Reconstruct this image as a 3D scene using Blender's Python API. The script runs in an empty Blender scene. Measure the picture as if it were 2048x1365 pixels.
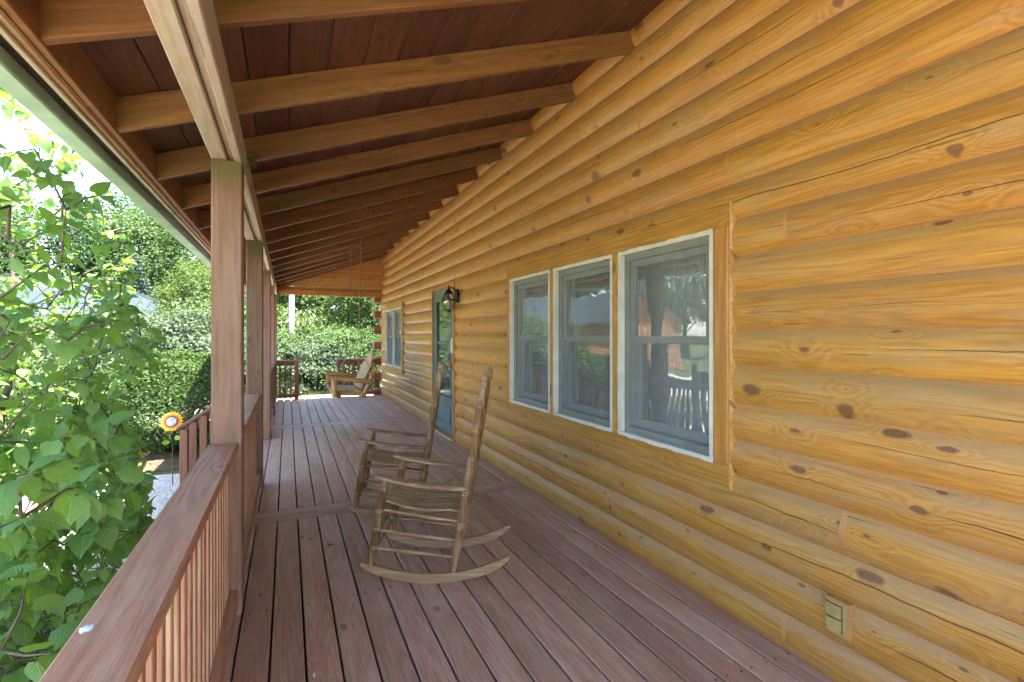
import bpy, math, random
import numpy as np
from mathutils import Matrix, Vector

# ------------------------------------------------------------------ camera, sky, sun, exposure
SC = bpy.context.scene
COL = SC.collection
R = math.radians
random.seed(11)
rng = np.random.default_rng(11)

CAMH = 1.46
cam_d = bpy.data.cameras.new('camera'); cam = bpy.data.objects.new('camera', cam_d); COL.objects.link(cam)
cam.location = (0, 0, CAMH); cam.rotation_euler = (R(90), 0, -math.atan2(449, 1010))
cam_d.sensor_width = 36.0; cam_d.lens = 1010 / 2048 * 36.0
cam_d.shift_y = -(682.5 - 671) / 2048.0
cam_d.clip_start = 0.02; cam_d.clip_end = 2000
SC.camera = cam

SUN_EL, SUN_AZ = R(66), R(135)          # azimuth from +Y towards +X
world = bpy.data.worlds.new('World'); SC.world = world; world.use_nodes = True
wn = world.node_tree.nodes; wl = world.node_tree.links
sky = wn.new('ShaderNodeTexSky'); sky.sky_type = 'NISHITA'; sky.sun_disc = False
sky.sun_elevation = SUN_EL; sky.sun_rotation = SUN_AZ; sky.air_density = 0.9; sky.dust_density = 0.9; sky.ozone_density = 1.0
wl.new(sky.outputs[0], wn['Background'].inputs[0]); wn['Background'].inputs[1].default_value = 0.15

sun_d = bpy.data.lights.new('sun', 'SUN'); sun_d.energy = 5.0; sun_d.angle = R(0.6); sun_d.color = (1.0, 0.95, 0.87)
sun = bpy.data.objects.new('sun', sun_d); COL.objects.link(sun)
L = Vector((math.sin(SUN_AZ) * math.cos(SUN_EL), math.cos(SUN_AZ) * math.cos(SUN_EL), math.sin(SUN_EL)))
sun.rotation_euler = L.to_track_quat('Z', 'Y').to_euler(); sun.location = (0, 0, 30)

SC.view_settings.view_transform = 'Standard'; SC.view_settings.look = 'None'
SC.view_settings.gamma = 1.0; SC.view_settings.exposure = 3.38; SC.view_settings.use_curve_mapping = False
SC.render.engine = 'CYCLES'
cy = SC.cycles
cy.use_denoising = True; cy.denoiser = 'OPENIMAGEDENOISE'; cy.max_bounces = 7; cy.diffuse_bounces = 5; cy.glossy_bounces = 3
cy.use_adaptive_sampling = True; cy.adaptive_threshold = 0.022; cy.adaptive_min_samples = 16
cy.transparent_max_bounces = 8; cy.transmission_bounces = 4; cy.sample_clamp_indirect = 8.0
cy.caustics_reflective = False; cy.caustics_refractive = False

# ------------------------------------------------------------------ helpers: materials
def new_mat(name):
    m = bpy.data.materials.new(name); m.use_nodes = True
    nt = m.node_tree
    for n in list(nt.nodes): nt.nodes.remove(n)
    out = nt.nodes.new('ShaderNodeOutputMaterial')
    return m, nt, out

class NT:
    def __init__(s, nt): s.nt = nt
    def n(s, t, **kw):
        nd = s.nt.nodes.new(t)
        for k, v in kw.items(): setattr(nd, k, v)
        return nd
    def l(s, a, b): s.nt.links.new(a, b)
    def val(s, inp, v):
        if hasattr(v, 'is_output') or isinstance(v, bpy.types.NodeSocket): s.l(v, inp)
        else: inp.default_value = v
    def math(s, op, a, b=0.0, c=0.0, clamp=False):
        nd = s.n('ShaderNodeMath', operation=op); nd.use_clamp = clamp
        s.val(nd.inputs[0], a); s.val(nd.inputs[1], b)
        if len(nd.inputs) > 2: s.val(nd.inputs[2], c)
        return nd.outputs[0]
    def mix(s, f, a, b, blend='MIX'):
        nd = s.n('ShaderNodeMix', data_type='RGBA', blend_type=blend)
        s.val(nd.inputs[0], f)
        for i, c in ((6, a), (7, b)):
            if isinstance(c, tuple): nd.inputs[i].default_value = (*c[:3], 1)
            else: s.l(c, nd.inputs[i])
        return nd.outputs[2]
    def ramp(s, f, lo, hi, a=0.0, b=1.0):
        nd = s.n('ShaderNodeMapRange'); nd.clamp = True; nd.interpolation_type = 'SMOOTHSTEP'
        s.val(nd.inputs[0], f); nd.inputs[1].default_value = lo; nd.inputs[2].default_value = hi
        nd.inputs[3].default_value = a; nd.inputs[4].default_value = b
        return nd.outputs[0]
    def noise(s, vec, scale, detail=4, rough=0.55, dist=0.0):
        nd = s.n('ShaderNodeTexNoise'); s.l(vec, nd.inputs['Vector'])
        nd.inputs['Scale'].default_value = scale; nd.inputs['Detail'].default_value = detail
        nd.inputs['Roughness'].default_value = rough; nd.inputs['Distortion'].default_value = dist
        return nd.outputs[0]
    def scl(s, vec, sc):
        nd = s.n('ShaderNodeVectorMath', operation='MULTIPLY'); s.l(vec, nd.inputs[0]); nd.inputs[1].default_value = sc
        return nd.outputs[0]

def wood(name, light, dark, rough=0.5, axis=1, grain=1.0, ring=26.0, knots=0.0, knotcol=(0.12, 0.05, 0.02), crack=0.0,
         wear=0.0, wearcol=(0.4, 0.36, 0.33), tint=0.25, spec=0.4, bump=0.4, moss=None, fleck=0.0, coat=0.0, hue=0.02, ramp_=0.34, ks=1.0, seam=None, top_sheen=0.0):
    m, nt, out = new_mat(name); g = NT(nt)
    tc = g.n('ShaderNodeTexCoord'); oi = g.n('ShaderNodeObjectInfo')
    rv = g.n('ShaderNodeCombineXYZ')
    g.l(g.math('MULTIPLY', oi.outputs['Random'], 37.3), rv.inputs[0])
    g.l(g.math('MULTIPLY', oi.outputs['Random'], 91.7), rv.inputs[1])
    g.l(g.math('MULTIPLY', oi.outputs['Random'], 53.1), rv.inputs[2])
    add = g.n('ShaderNodeVectorMath', operation='ADD'); g.l(tc.outputs['Object'], add.inputs[0]); g.l(rv.outputs[0], add.inputs[1])
    P = add.outputs[0]
    def st(along, across):
        v = [across] * 3; v[axis] = along
        return g.scl(P, tuple(v))
    low = g.noise(st(0.34 * grain, 7.0 * grain), 1.0, 2, 0.5, 0.15)
    if knots > 0:
        vo = g.n('ShaderNodeTexVoronoi'); vo.voronoi_dimensions = '2D'; vo.inputs['Scale'].default_value = 1.0
        sx_ = g.n('ShaderNodeSeparateXYZ'); g.l(P, sx_.inputs[0]); oth = [q for q in range(3) if q != axis]
        cv = g.n('ShaderNodeCombineXYZ'); g.l(g.math('MULTIPLY', sx_.outputs[axis], 2.6), cv.inputs[0])
        g.l(g.math('MULTIPLY', g.math('ADD', sx_.outputs[oth[0]], sx_.outputs[oth[1]]), 5.2), cv.inputs[1]); g.l(cv.outputs[0], vo.inputs['Vector'])
        sep = g.n('ShaderNodeSeparateColor'); g.l(vo.outputs['Color'], sep.inputs[0])
        pick = g.math('GREATER_THAN', sep.outputs[0], 1.0 - knots)
        nz = g.noise(st(9, 14), 1.0, 3)
        dd = g.math('ADD', vo.outputs['Distance'], g.math('MULTIPLY', g.math('SUBTRACT', nz, 0.5), 0.16))
        rad = g.math('MULTIPLY', g.math('ADD', g.math('POWER', sep.outputs[1], 2.5), 0.28), 0.155 * ks)
        kcore = g.math('MULTIPLY', pick, g.math('SUBTRACT', 1.0, g.math('DIVIDE', dd, rad), clamp=True), clamp=True)
        kmask = g.ramp(kcore, 0.05, 0.4)
        halo = g.math('MULTIPLY', pick, g.ramp(dd, 0.04, 0.36, 1.0, 0.0))
        low = g.math('ADD', low, g.math('MULTIPLY', halo, 0.12))
    rings = g.math('MULTIPLY_ADD', g.math('SINE', g.math('MULTIPLY', low, ring * 6.283)), 0.5, 0.5)
    fine = g.noise(st(7.0 * grain, 170.0 * grain), 1.0, 4, 0.75)
    broad = g.noise(st(0.8, 3.0), 1.0, 2, 0.6)
    f1 = g.math('ADD', g.math('MULTIPLY', rings, ramp_), g.math('ADD', g.math('MULTIPLY', fine, 0.95 - ramp_), g.math('MULTIPLY', broad, 0.22)))
    f1 = g.ramp(f1, 0.28, 0.86)
    colr = g.mix(f1, light, dark)
    if wear > 0:
        w = g.noise(st(1.6, 9.0), 1.0, 5, 0.7)
        w2 = g.noise(st(5.0, 60.0), 1.0, 3, 0.6)
        wf = g.math('MULTIPLY', g.ramp(g.math('ADD', g.math('MULTIPLY', w, 0.75), g.math('MULTIPLY', w2, 0.25)), 0.46, 0.64), wear)
        if top_sheen:
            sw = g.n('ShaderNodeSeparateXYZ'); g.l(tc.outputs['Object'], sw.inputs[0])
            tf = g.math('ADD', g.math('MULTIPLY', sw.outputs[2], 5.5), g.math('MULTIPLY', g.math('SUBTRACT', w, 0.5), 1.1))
            wf = g.math('MAXIMUM', wf, g.math('MULTIPLY', g.ramp(tf, 0.08, 0.5), top_sheen))  # greyish sky sheen on log tops painted into the colour, over real wear
        colr = g.mix(wf, colr, wearcol)
    if knots > 0:
        ring2 = g.math('MULTIPLY_ADD', g.math('SINE', g.math('MULTIPLY', kcore, 22.0)), 0.5, 0.5)
        kc = g.mix(ring2, knotcol, tuple(min(1, c * 2.4) for c in knotcol))
        colr = g.mix(g.math('MULTIPLY', kmask, 0.85), colr, kc)
    hgt = g.math('ADD', g.math('MULTIPLY', fine, 0.6), g.math('MULTIPLY', rings, 0.4))
    if crack > 0:
        sp = g.n('ShaderNodeSeparateXYZ'); g.l(tc.outputs['Object'], sp.inputs[0])
        cy_ = g.n('ShaderNodeCombineXYZ'); g.l(g.math('ADD', g.math('MULTIPLY', sp.outputs[1], 0.8), g.math('MULTIPLY', oi.outputs['Random'], 213.0)), cy_.inputs[0])
        wob = g.noise(cy_.outputs[0], 1.0, 5, 0.6)
        cm = g.n('ShaderNodeCombineXYZ'); g.l(g.math('ADD', g.math('MULTIPLY', sp.outputs[1], 0.62), g.math('MULTIPLY', oi.outputs['Random'], 517.0)), cm.inputs[1])
        msk = g.ramp(g.noise(cm.outputs[0], 1.0, 2, 0.5), 0.46, 0.60)
        z0 = g.math('MULTIPLY', g.math('SUBTRACT', wob, 0.46), 0.11)
        z0 = g.math('ADD', z0, g.math('MULTIPLY', g.math('SUBTRACT', oi.outputs['Random'], 0.5), 0.05))
        dz = g.math('ABSOLUTE', g.math('SUBTRACT', sp.outputs[2], z0))
        wdt = g.math('MULTIPLY', msk, g.math('MULTIPLY', crack, g.math('ADD', 0.25, wob)))
        ck = g.math('GREATER_THAN', wdt, dz)
        # short checks
        sh = g.noise(st(1.6, 70.0), 1.0, 2, 0.5)
        ck2 = g.ramp(sh, 0.705, 0.735)
        ck = g.math('MAXIMUM', ck, g.math('MULTIPLY', ck2, 0.7))
        colr = g.mix(g.math('MULTIPLY', ck, 0.88), colr, (0.022, 0.014, 0.010))
        hgt = g.math('SUBTRACT', hgt, g.math('MULTIPLY', ck, 2.5))
    if seam is not None:
        sz = g.n('ShaderNodeSeparateXYZ'); g.l(tc.outputs['Object'], sz.inputs[0])
        sn = g.noise(st(5.0, 5.0), 1.0, 3, 0.6)
        edge = g.math('ADD', g.math('ABSOLUTE', sz.outputs[2]), g.math('MULTIPLY', g.math('SUBTRACT', sn, 0.5), 0.014))
        colr = g.mix(g.math('MULTIPLY', g.ramp(edge, 0.0885, 0.0905), 0.6), colr, seam)
    if fleck > 0:
        fl = g.noise(P, 55.0, 3, 0.6)
        colr = g.mix(g.math('MULTIPLY', g.ramp(fl, 0.69, 0.74), fleck), colr, (0.55, 0.5, 0.45))
    if moss is not None:
        sp2 = g.n('ShaderNodeSeparateXYZ'); g.l(tc.outputs['Object'], sp2.inputs[0])
        mo = g.math('ADD', g.ramp(sp2.outputs[axis], moss[0], moss[1]), g.math('MULTIPLY', g.math('SUBTRACT', broad, 0.5), 0.9))
        colr = g.mix(g.math('MULTIPLY', g.ramp(mo, 0.35, 0.9), 0.75), colr, (0.085, 0.08, 0.02))
    hsv = g.n('ShaderNodeHueSaturation')
    g.l(g.math('ADD', 1.0 - tint / 2, g.math('MULTIPLY', oi.outputs['Random'], tint)), hsv.inputs['Value'])
    r2 = g.math('FRACT', g.math('MULTIPLY', oi.outputs['Random'], 7.13))
    g.l(g.math('ADD', 0.5 - hue / 2, g.math('MULTIPLY', r2, hue)), hsv.inputs['Hue'])
    g.l(colr, hsv.inputs['Color'])
    bs = g.n('ShaderNodeBsdfPrincipled')
    g.l(hsv.outputs[0], bs.inputs['Base Color'])
    g.l(g.math('ADD', rough - 0.08, g.math('MULTIPLY', broad, 0.22)), bs.inputs['Roughness'])
    bs.inputs['Specular IOR Level'].default_value = spec
    if coat: bs.inputs['Coat Weight'].default_value = coat; bs.inputs['Coat Roughness'].default_value = 0.3
    bp = g.n('ShaderNodeBump'); bp.inputs['Strength'].default_value = bump; bp.inputs['Distance'].default_value = 0.003
    g.l(hgt, bp.inputs['Height']); g.l(bp.outputs[0], bs.inputs['Normal'])
    g.l(bs.outputs[0], out.inputs[0])
    return m

def plain(name, col, rough=0.5, metal=0.0, spec=0.5, var=0.15, scale=8.0, bump=0.0, col2=None, bscale=60.0):
    m, nt, out = new_mat(name); g = NT(nt)
    tc = g.n('ShaderNodeTexCoord')
    nz = g.noise(tc.outputs['Object'], scale, 5, 0.6)
    c2 = col2 if col2 else tuple(c * (1 - 2.2 * var) for c in col)
    colr = g.mix(g.ramp(nz, 0.35, 0.7), col, c2)
    bs = g.n('ShaderNodeBsdfPrincipled'); g.l(colr, bs.inputs['Base Color'])
    g.l(g.math('ADD', rough - 0.07, g.math('MULTIPLY', nz, 0.14)), bs.inputs['Roughness'])
    bs.inputs['Metallic'].default_value = metal; bs.inputs['Specular IOR Level'].default_value = spec
    if bump:
        bp = g.n('ShaderNodeBump'); bp.inputs['Strength'].default_value = bump; bp.inputs['Distance'].default_value = 0.004
        g.l(g.noise(tc.outputs['Object'], bscale, 4, 0.6), bp.inputs['Height']); g.l(bp.outputs[0], bs.inputs['Normal'])
    g.l(bs.outputs[0], out.inputs[0])
    return m

def leafmat(name, c1, c2, trans=0.35, gloss=0.08, rough=0.4, tcol=None, vein=False):
    m, nt, out = new_mat(name); g = NT(nt)
    ge = g.n('ShaderNodeNewGeometry'); oi = g.n('ShaderNodeObjectInfo'); tc = g.n('ShaderNodeTexCoord')
    rnd = g.math('FRACT', g.math('ADD', ge.outputs['Random Per Island'], g.math('MULTIPLY', oi.outputs['Random'], 3.7)))
    big = g.noise(ge.outputs['Position'], 0.9, 2, 0.5)
    f = g.math('ADD', g.math('MULTIPLY', rnd, 0.7), g.math('MULTIPLY', g.ramp(big, 0.3, 0.7), 0.3))
    colr = g.mix(f, c1, c2)
    df = g.n('ShaderNodeBsdfDiffuse'); g.l(colr, df.inputs[0])
    tr = g.n('ShaderNodeBsdfTranslucent')
    tcl = tcol if tcol else tuple(min(1, c * k) for c, k in zip(c2, (1.5, 1.5, 0.8)))
    g.l(g.mix(0.65, colr, tcl), tr.inputs[0])
    m1 = g.n('ShaderNodeMixShader'); m1.inputs[0].default_value = trans; g.l(df.outputs[0], m1.inputs[1]); g.l(tr.outputs[0], m1.inputs[2])
    gl = g.n('ShaderNodeBsdfGlossy'); gl.inputs['Roughness'].default_value = rough; gl.inputs[0].default_value = (0.9, 0.95, 1, 1)
    m2 = g.n('ShaderNodeMixShader'); m2.inputs[0].default_value = gloss; g.l(m1.outputs[0], m2.inputs[1]); g.l(gl.outputs[0], m2.inputs[2])
    if vein:
        uvn = g.n('ShaderNodeUVMap'); su = g.n('ShaderNodeSeparateXYZ'); g.l(uvn.outputs[0], su.inputs[0])
        ax = g.math('ABSOLUTE', su.outputs[0])
        mid = g.ramp(ax, 0.008, 0.03, 1.0, 0.0)
        lat = g.math('ABSOLUTE', g.math('SINE', g.math('MULTIPLY', g.math('SUBTRACT', su.outputs[1], g.math('MULTIPLY', ax, 0.85)), 21.0)))
        latm = g.ramp(lat, 0.0, 0.16, 1.0, 0.0)
        vn = g.math('MAXIMUM', mid, g.math('MULTIPLY', latm, 0.4))
        spot = g.ramp(g.noise(ge.outputs['Position'], 55.0, 3, 0.6), 0.66, 0.74)
        c3 = g.mix(g.math('MULTIPLY', vn, 0.26), colr, tuple(min(1, c * 1.9) for c in c2))
        c3 = g.mix(g.math('MULTIPLY', spot, 0.3), c3, (0.10, 0.09, 0.03))
        g.l(c3, df.inputs[0])
        bp = g.n('ShaderNodeBump'); bp.inputs['Strength'].default_value = 0.6; bp.inputs['Distance'].default_value = 0.003
        g.l(g.math('SUBTRACT', g.math('MULTIPLY', lat, 0.5), vn), bp.inputs['Height'])
        g.l(bp.outputs[0], df.inputs['Normal']); g.l(bp.outputs[0], gl.inputs['Normal'])
    g.l(m2.outputs[0], out.inputs[0])
    return m

def glassmat(name, tintc=(0.86, 0.9, 0.9), wob=0.3, base=0.05, mult=1.8):
    m, nt, out = new_mat(name); g = NT(nt)
    tc = g.n('ShaderNodeTexCoord')
    bp = g.n('ShaderNodeBump'); bp.inputs['Strength'].default_value = wob; bp.inputs['Distance'].default_value = 0.01
    g.l(g.noise(tc.outputs['Object'], 3.0, 1, 0.4), bp.inputs['Height'])
    fr = g.n('ShaderNodeFresnel'); fr.inputs[0].default_value = 1.5
    fac = g.math('ADD', g.math('MULTIPLY', fr.outputs[0], mult), base, clamp=True)
    tr = g.n('ShaderNodeBsdfTransparent'); tr.inputs[0].default_value = (*tintc, 1)
    gl = g.n('ShaderNodeBsdfGlossy'); gl.inputs['Roughness'].default_value = 0.015
    g.l(bp.outputs[0], gl.inputs['Normal'])
    mx = g.n('ShaderNodeMixShader'); g.l(fac, mx.inputs[0]); g.l(tr.outputs[0], mx.inputs[1]); g.l(gl.outputs[0], mx.inputs[2])
    g.l(mx.outputs[0], out.inputs[0])
    return m

def screenmat(name):
    m, nt, out = new_mat(name); g = NT(nt)
    tr = g.n('ShaderNodeBsdfTransparent'); df = g.n('ShaderNodeBsdfDiffuse'); df.inputs[0].default_value = (0.34, 0.37, 0.355, 1)
    mx = g.n('ShaderNodeMixShader'); mx.inputs[0].default_value = 0.30
    g.l(tr.outputs[0], mx.inputs[1]); g.l(df.outputs[0], mx.inputs[2]); g.l(mx.outputs[0], out.inputs[0])
    return m

M = {}
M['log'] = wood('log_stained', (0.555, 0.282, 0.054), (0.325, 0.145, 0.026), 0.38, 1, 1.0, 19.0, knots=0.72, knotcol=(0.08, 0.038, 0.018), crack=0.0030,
                wear=0.5, wearcol=(0.36, 0.245, 0.125), tint=0.14, spec=0.45, bump=0.45, hue=0.008, ramp_=0.17, ks=0.95, seam=(0.46, 0.22, 0.085), top_sheen=0.6)
M['trim'] = wood('window_trim_wood', (0.52, 0.252, 0.05), (0.32, 0.13, 0.023), 0.36, 1, 1.2, 8.0, knots=0.45, knotcol=(0.07, 0.03, 0.013), crack=0.0012, tint=0.12, spec=0.5, bump=0.22, ramp_=0.2, ks=0.9)
M['gable'] = wood('gable_board_wood', (0.56, 0.25, 0.07), (0.38, 0.15, 0.038), 0.45, 1, 1.0, 8.0, knots=0.45, tint=0.2, bump=0.2, ramp_=0.18)
M['deck'] = wood('deck_stain', (0.50, 0.29, 0.205), (0.31, 0.168, 0.113), 0.38, 1, 1.3, 16.0, knots=0.10, knotcol=(0.12, 0.06, 0.05), wear=0.5, wearcol=(0.53, 0.385, 0.30),
                 tint=0.32, spec=0.5, bump=0.6, fleck=0.5, hue=0.014, ramp_=0.2, ks=0.7)
M['ceil'] = wood('ceiling_stain', (0.15, 0.058, 0.036), (0.08, 0.031, 0.020), 0.5, 1, 0.9, 9.0, knots=0.35, knotcol=(0.032, 0.013, 0.009), tint=0.35, spec=0.35, bump=0.3, ramp_=0.2, ks=0.7)
M['rafter'] = wood('rafter_stain', (0.29, 0.122, 0.044), (0.155, 0.062, 0.023), 0.5, 1, 0.9, 8.0, knots=0.5, knotcol=(0.07, 0.035, 0.014), crack=0.0014, tint=0.25, spec=0.35, bump=0.3, wear=0.4, wearcol=(0.21, 0.125, 0.045), ramp_=0.16)
M['beam'] = wood('beam_weathered', (0.50, 0.41, 0.32), (0.34, 0.24, 0.165), 0.55, 1, 1.0, 9.0, knots=0.15, knotcol=(0.12, 0.075, 0.04), crack=0.0018, tint=0.1, bump=0.3, wear=0.6, wearcol=(0.48, 0.42, 0.35), ramp_=0.12)
M['post'] = wood('post_weathered', (0.28, 0.142, 0.086), (0.155, 0.074, 0.043), 0.55, 1, 1.1, 9.0, knots=0.2, knotcol=(0.07, 0.035, 0.02), tint=0.2, bump=0.4,
                 wear=0.4, wearcol=(0.235, 0.15, 0.115), moss=(1.95, 2.42), ramp_=0.2)
M['cap'] = wood('rail_cap_weathered', (0.45, 0.215, 0.12), (0.29, 0.122, 0.062), 0.52, 1, 1.2, 9.0, knots=0.12, tint=0.12, bump=0.6, wear=0.6, wearcol=(0.46, 0.275, 0.175), ramp_=0.2)
M['baluster'] = wood('baluster_bleached', (0.46, 0.245, 0.135), (0.32, 0.135, 0.068), 0.55, 1, 1.2, 10.0, tint=0.2, bump=0.4, wear=0.65, wearcol=(0.49, 0.32, 0.20), ramp_=0.2)
M['redrail'] = wood('red_rail_stain', (0.36, 0.145, 0.078), (0.22, 0.078, 0.042), 0.5, 1, 1.1, 8.0, tint=0.2, bump=0.3, ramp_=0.2)
M['chair'] = wood('chair_oak_dark', (0.34, 0.20, 0.09), (0.15, 0.08, 0.034), 0.45, 2, 1.6, 9.0, tint=0.12, bump=0.35, wear=0.3, wearcol=(0.43, 0.31, 0.185))
M['chairx'] = wood('chair_oak_long', (0.40, 0.25, 0.125), (0.18, 0.10, 0.046), 0.45, 0, 1.6, 9.0, tint=0.25, bump=0.35, wear=0.3, wearcol=(0.46, 0.335, 0.20))
M['rocker'] = wood('rocker_oak_pale', (0.42, 0.275, 0.145), (0.22, 0.13, 0.062), 0.45, 0, 1.3, 7.0, tint=0.15, bump=0.35, ramp_=0.22)
M['stair'] = wood('stair_rail_stain', (0.20, 0.085, 0.045), (0.12, 0.046, 0.025), 0.5, 1, 1.1, 8.0, tint=0.2, bump=0.3, ramp_=0.2)
M['swing'] = wood('swing_log_varnish', (0.52, 0.30, 0.10), (0.30, 0.155, 0.045), 0.42, 1, 1.4, 9.0, tint=0.3, bump=0.3, ramp_=0.2)
M['swinggrey'] = wood('swing_slat_bare', (0.52, 0.36, 0.185), (0.34, 0.215, 0.10), 0.5, 1, 1.4, 9.0, tint=0.25, bump=0.3, ramp_=0.2)
M['caulk'] = plain('caulk_peach', (0.50, 0.25, 0.095), 0.4, var=0.12, scale=20)
M['green'] = plain('gutter_green', (0.40, 0.54, 0.45), 0.32, spec=0.5, var=0.14, scale=3.0)
M['darkmetal'] = plain('drip_edge_brown', (0.05, 0.022, 0.018), 0.4)
M['white'] = plain('window_white', (0.64, 0.615, 0.525), 0.45, var=0.08)
M['vinyl'] = plain('sash_grey_green', (0.20, 0.208, 0.183), 0.4, var=0.06)
M['teal'] = plain('door_teal', (0.10, 0.148, 0.14), 0.33, var=0.1, scale=3)
M['brass'] = plain('brass', (0.62, 0.42, 0.13), 0.3, metal=1.0, var=0.12, scale=30)
M['brassdull'] = plain('brass_dull', (0.48, 0.355, 0.13), 0.38, metal=0.15, var=0.10, scale=40)
M['black'] = plain('lantern_black', (0.02, 0.018, 0.016), 0.4, metal=0.3)
M['chain'] = plain('chain_steel', (0.30, 0.26, 0.19), 0.4, metal=0.8, var=0.2, scale=50)
M['glass'] = glassmat('window_glass', (0.9, 0.93, 0.93), 0.22, 0.16, 2.6)
M['doorglass'] = glassmat('door_glass', (0.8, 0.86, 0.86), 0.2, 0.05, 1.5)
M['lampglass'] = glassmat('lantern_glass', (0.93, 0.9, 0.82), 0.6, 0.16, 1.6)
M['screen'] = screenmat('insect_screen')
M['curtain'] = plain('curtain_grey', (0.60, 0.63, 0.63), 0.9, spec=0.1, var=0.1, scale=12)
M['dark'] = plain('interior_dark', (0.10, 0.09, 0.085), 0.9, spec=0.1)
M['concrete'] = plain('concrete', (0.42, 0.41, 0.38), 0.85, spec=0.2, var=0.1, scale=5, bump=0.3)
M['gravel'] = plain('gravel_pale', (0.50, 0.45, 0.37), 0.9, spec=0.2, var=0.2, scale=38.0, bump=1.0, bscale=70)
M['pebble'] = leafmat('pebble_pale', (0.26, 0.23, 0.19), (0.50, 0.46, 0.39), 0.0, 0.02, 0.6)
M['ground'] = plain('ground_grass', (0.05, 0.075, 0.02), 0.95, spec=0.1, var=0.2, scale=2.2, bump=0.8, col2=(0.075, 0.09, 0.032), bscale=30)
M['mulch'] = plain('mulch_straw', (0.10, 0.07, 0.045), 0.95, spec=0.1, var=0.3, scale=14, bump=1.0, col2=(0.05, 0.035, 0.02), bscale=45)
M['straw'] = leafmat('pine_straw', (0.34, 0.22, 0.12), (0.52, 0.38, 0.22), 0.1, 0.03, 0.5)
M['bark'] = plain('bark_grey_brown', (0.11, 0.088, 0.066), 0.9, spec=0.15, var=0.25, scale=14, bump=0.9, bscale=40)
M['twig'] = plain('twig_brown', (0.14, 0.105, 0.07), 0.8, spec=0.2, var=0.2, scale=30)
M['lilac'] = leafmat('lilac_leaf', (0.0754, 0.1712, 0.0407), (0.1523, 0.2975, 0.0581), 0.45, 0.03, 0.5, tcol=(0.24, 0.36, 0.025), vein=True)
M['tree1'] = leafmat('maple_leaf', (0.0404, 0.0807, 0.0238), (0.0807, 0.1247, 0.0369), 0.35, 0.008, 0.7)
M['tree2'] = leafmat('bright_leaf', (0.0504, 0.0857, 0.0204), (0.0893, 0.1246, 0.0310), 0.38, 0.008, 0.7)
M['tree3'] = leafmat('dark_leaf', (0.0238, 0.0540, 0.0162), (0.0486, 0.0864, 0.0270), 0.32, 0.006, 0.7)
M['spruce'] = leafmat('spruce_needle', (0.0358, 0.0626, 0.0486), (0.0670, 0.1015, 0.0790), 0.12, 0.012, 0.7)
M['yew'] = leafmat('yew_needle', (0.0173, 0.0442, 0.0096), (0.0538, 0.0941, 0.0163), 0.22, 0.012, 0.6)
M['palebush'] = leafmat('pale_leaf', (0.0388, 0.0648, 0.0300), (0.0714, 0.0932, 0.0518), 0.28, 0.012, 0.7)
M['grass'] = leafmat('grass_blade', (0.048, 0.08, 0.017), (0.10, 0.13, 0.032), 0.3, 0.02, 0.6)
M['metalroof'] = plain('neighbour_metal_roof', (0.03, 0.043, 0.050), 0.75, metal=0.0, spec=0.12, var=0.06)
M['nwall'] = wood('neighbour_log_wall', (0.42, 0.22, 0.10), (0.26, 0.125, 0.055), 0.6, 1, 0.5, 8.0, tint=0.2)
M['pole'] = plain('pole_grey', (0.40, 0.40, 0.385), 0.8, var=0.1, scale=6)
M['shingle'] = plain('cabin_metal_roof', (0.07, 0.16, 0.115), 0.4, var=0.08)

def petalmat():
    m, nt, out = new_mat('petal_painted_tin'); g = NT(nt)
    tc = g.n('ShaderNodeTexCoord'); sp = g.n('ShaderNodeVectorMath', operation='LENGTH')
    g.l(tc.outputs['Object'], sp.inputs[0])
    f = g.ramp(sp.outputs['Value'], 0.06, 0.125)
    colr = g.mix(f, (0.33, 0.05, 0.012), (0.80, 0.42, 0.03))
    bs = g.n('ShaderNodeBsdfPrincipled'); g.l(colr, bs.inputs['Base Color']); bs.inputs['Roughness'].default_value = 0.35
    g.l(bs.outputs[0], out.inputs[0]); return m
M['petal'] = petalmat()
M['dial'] = plain('dial_silver', (0.62, 0.66, 0.66), 0.25, metal=0.2, var=0.2, scale=25)
M['tinleaf'] = plain('tin_leaf_green', (0.22, 0.42, 0.05), 0.4, var=0.2, scale=30)
M['dropping'] = plain('white_dropping', (0.82, 0.82, 0.80), 0.7)
M['dryleaf'] = plain('dry_leaf_brown', (0.10, 0.055, 0.03), 0.8)
M['moss'] = leafmat('moss_green', (0.10, 0.11, 0.03), (0.17, 0.17, 0.06), 0.1, 0.02, 0.6)

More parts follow.
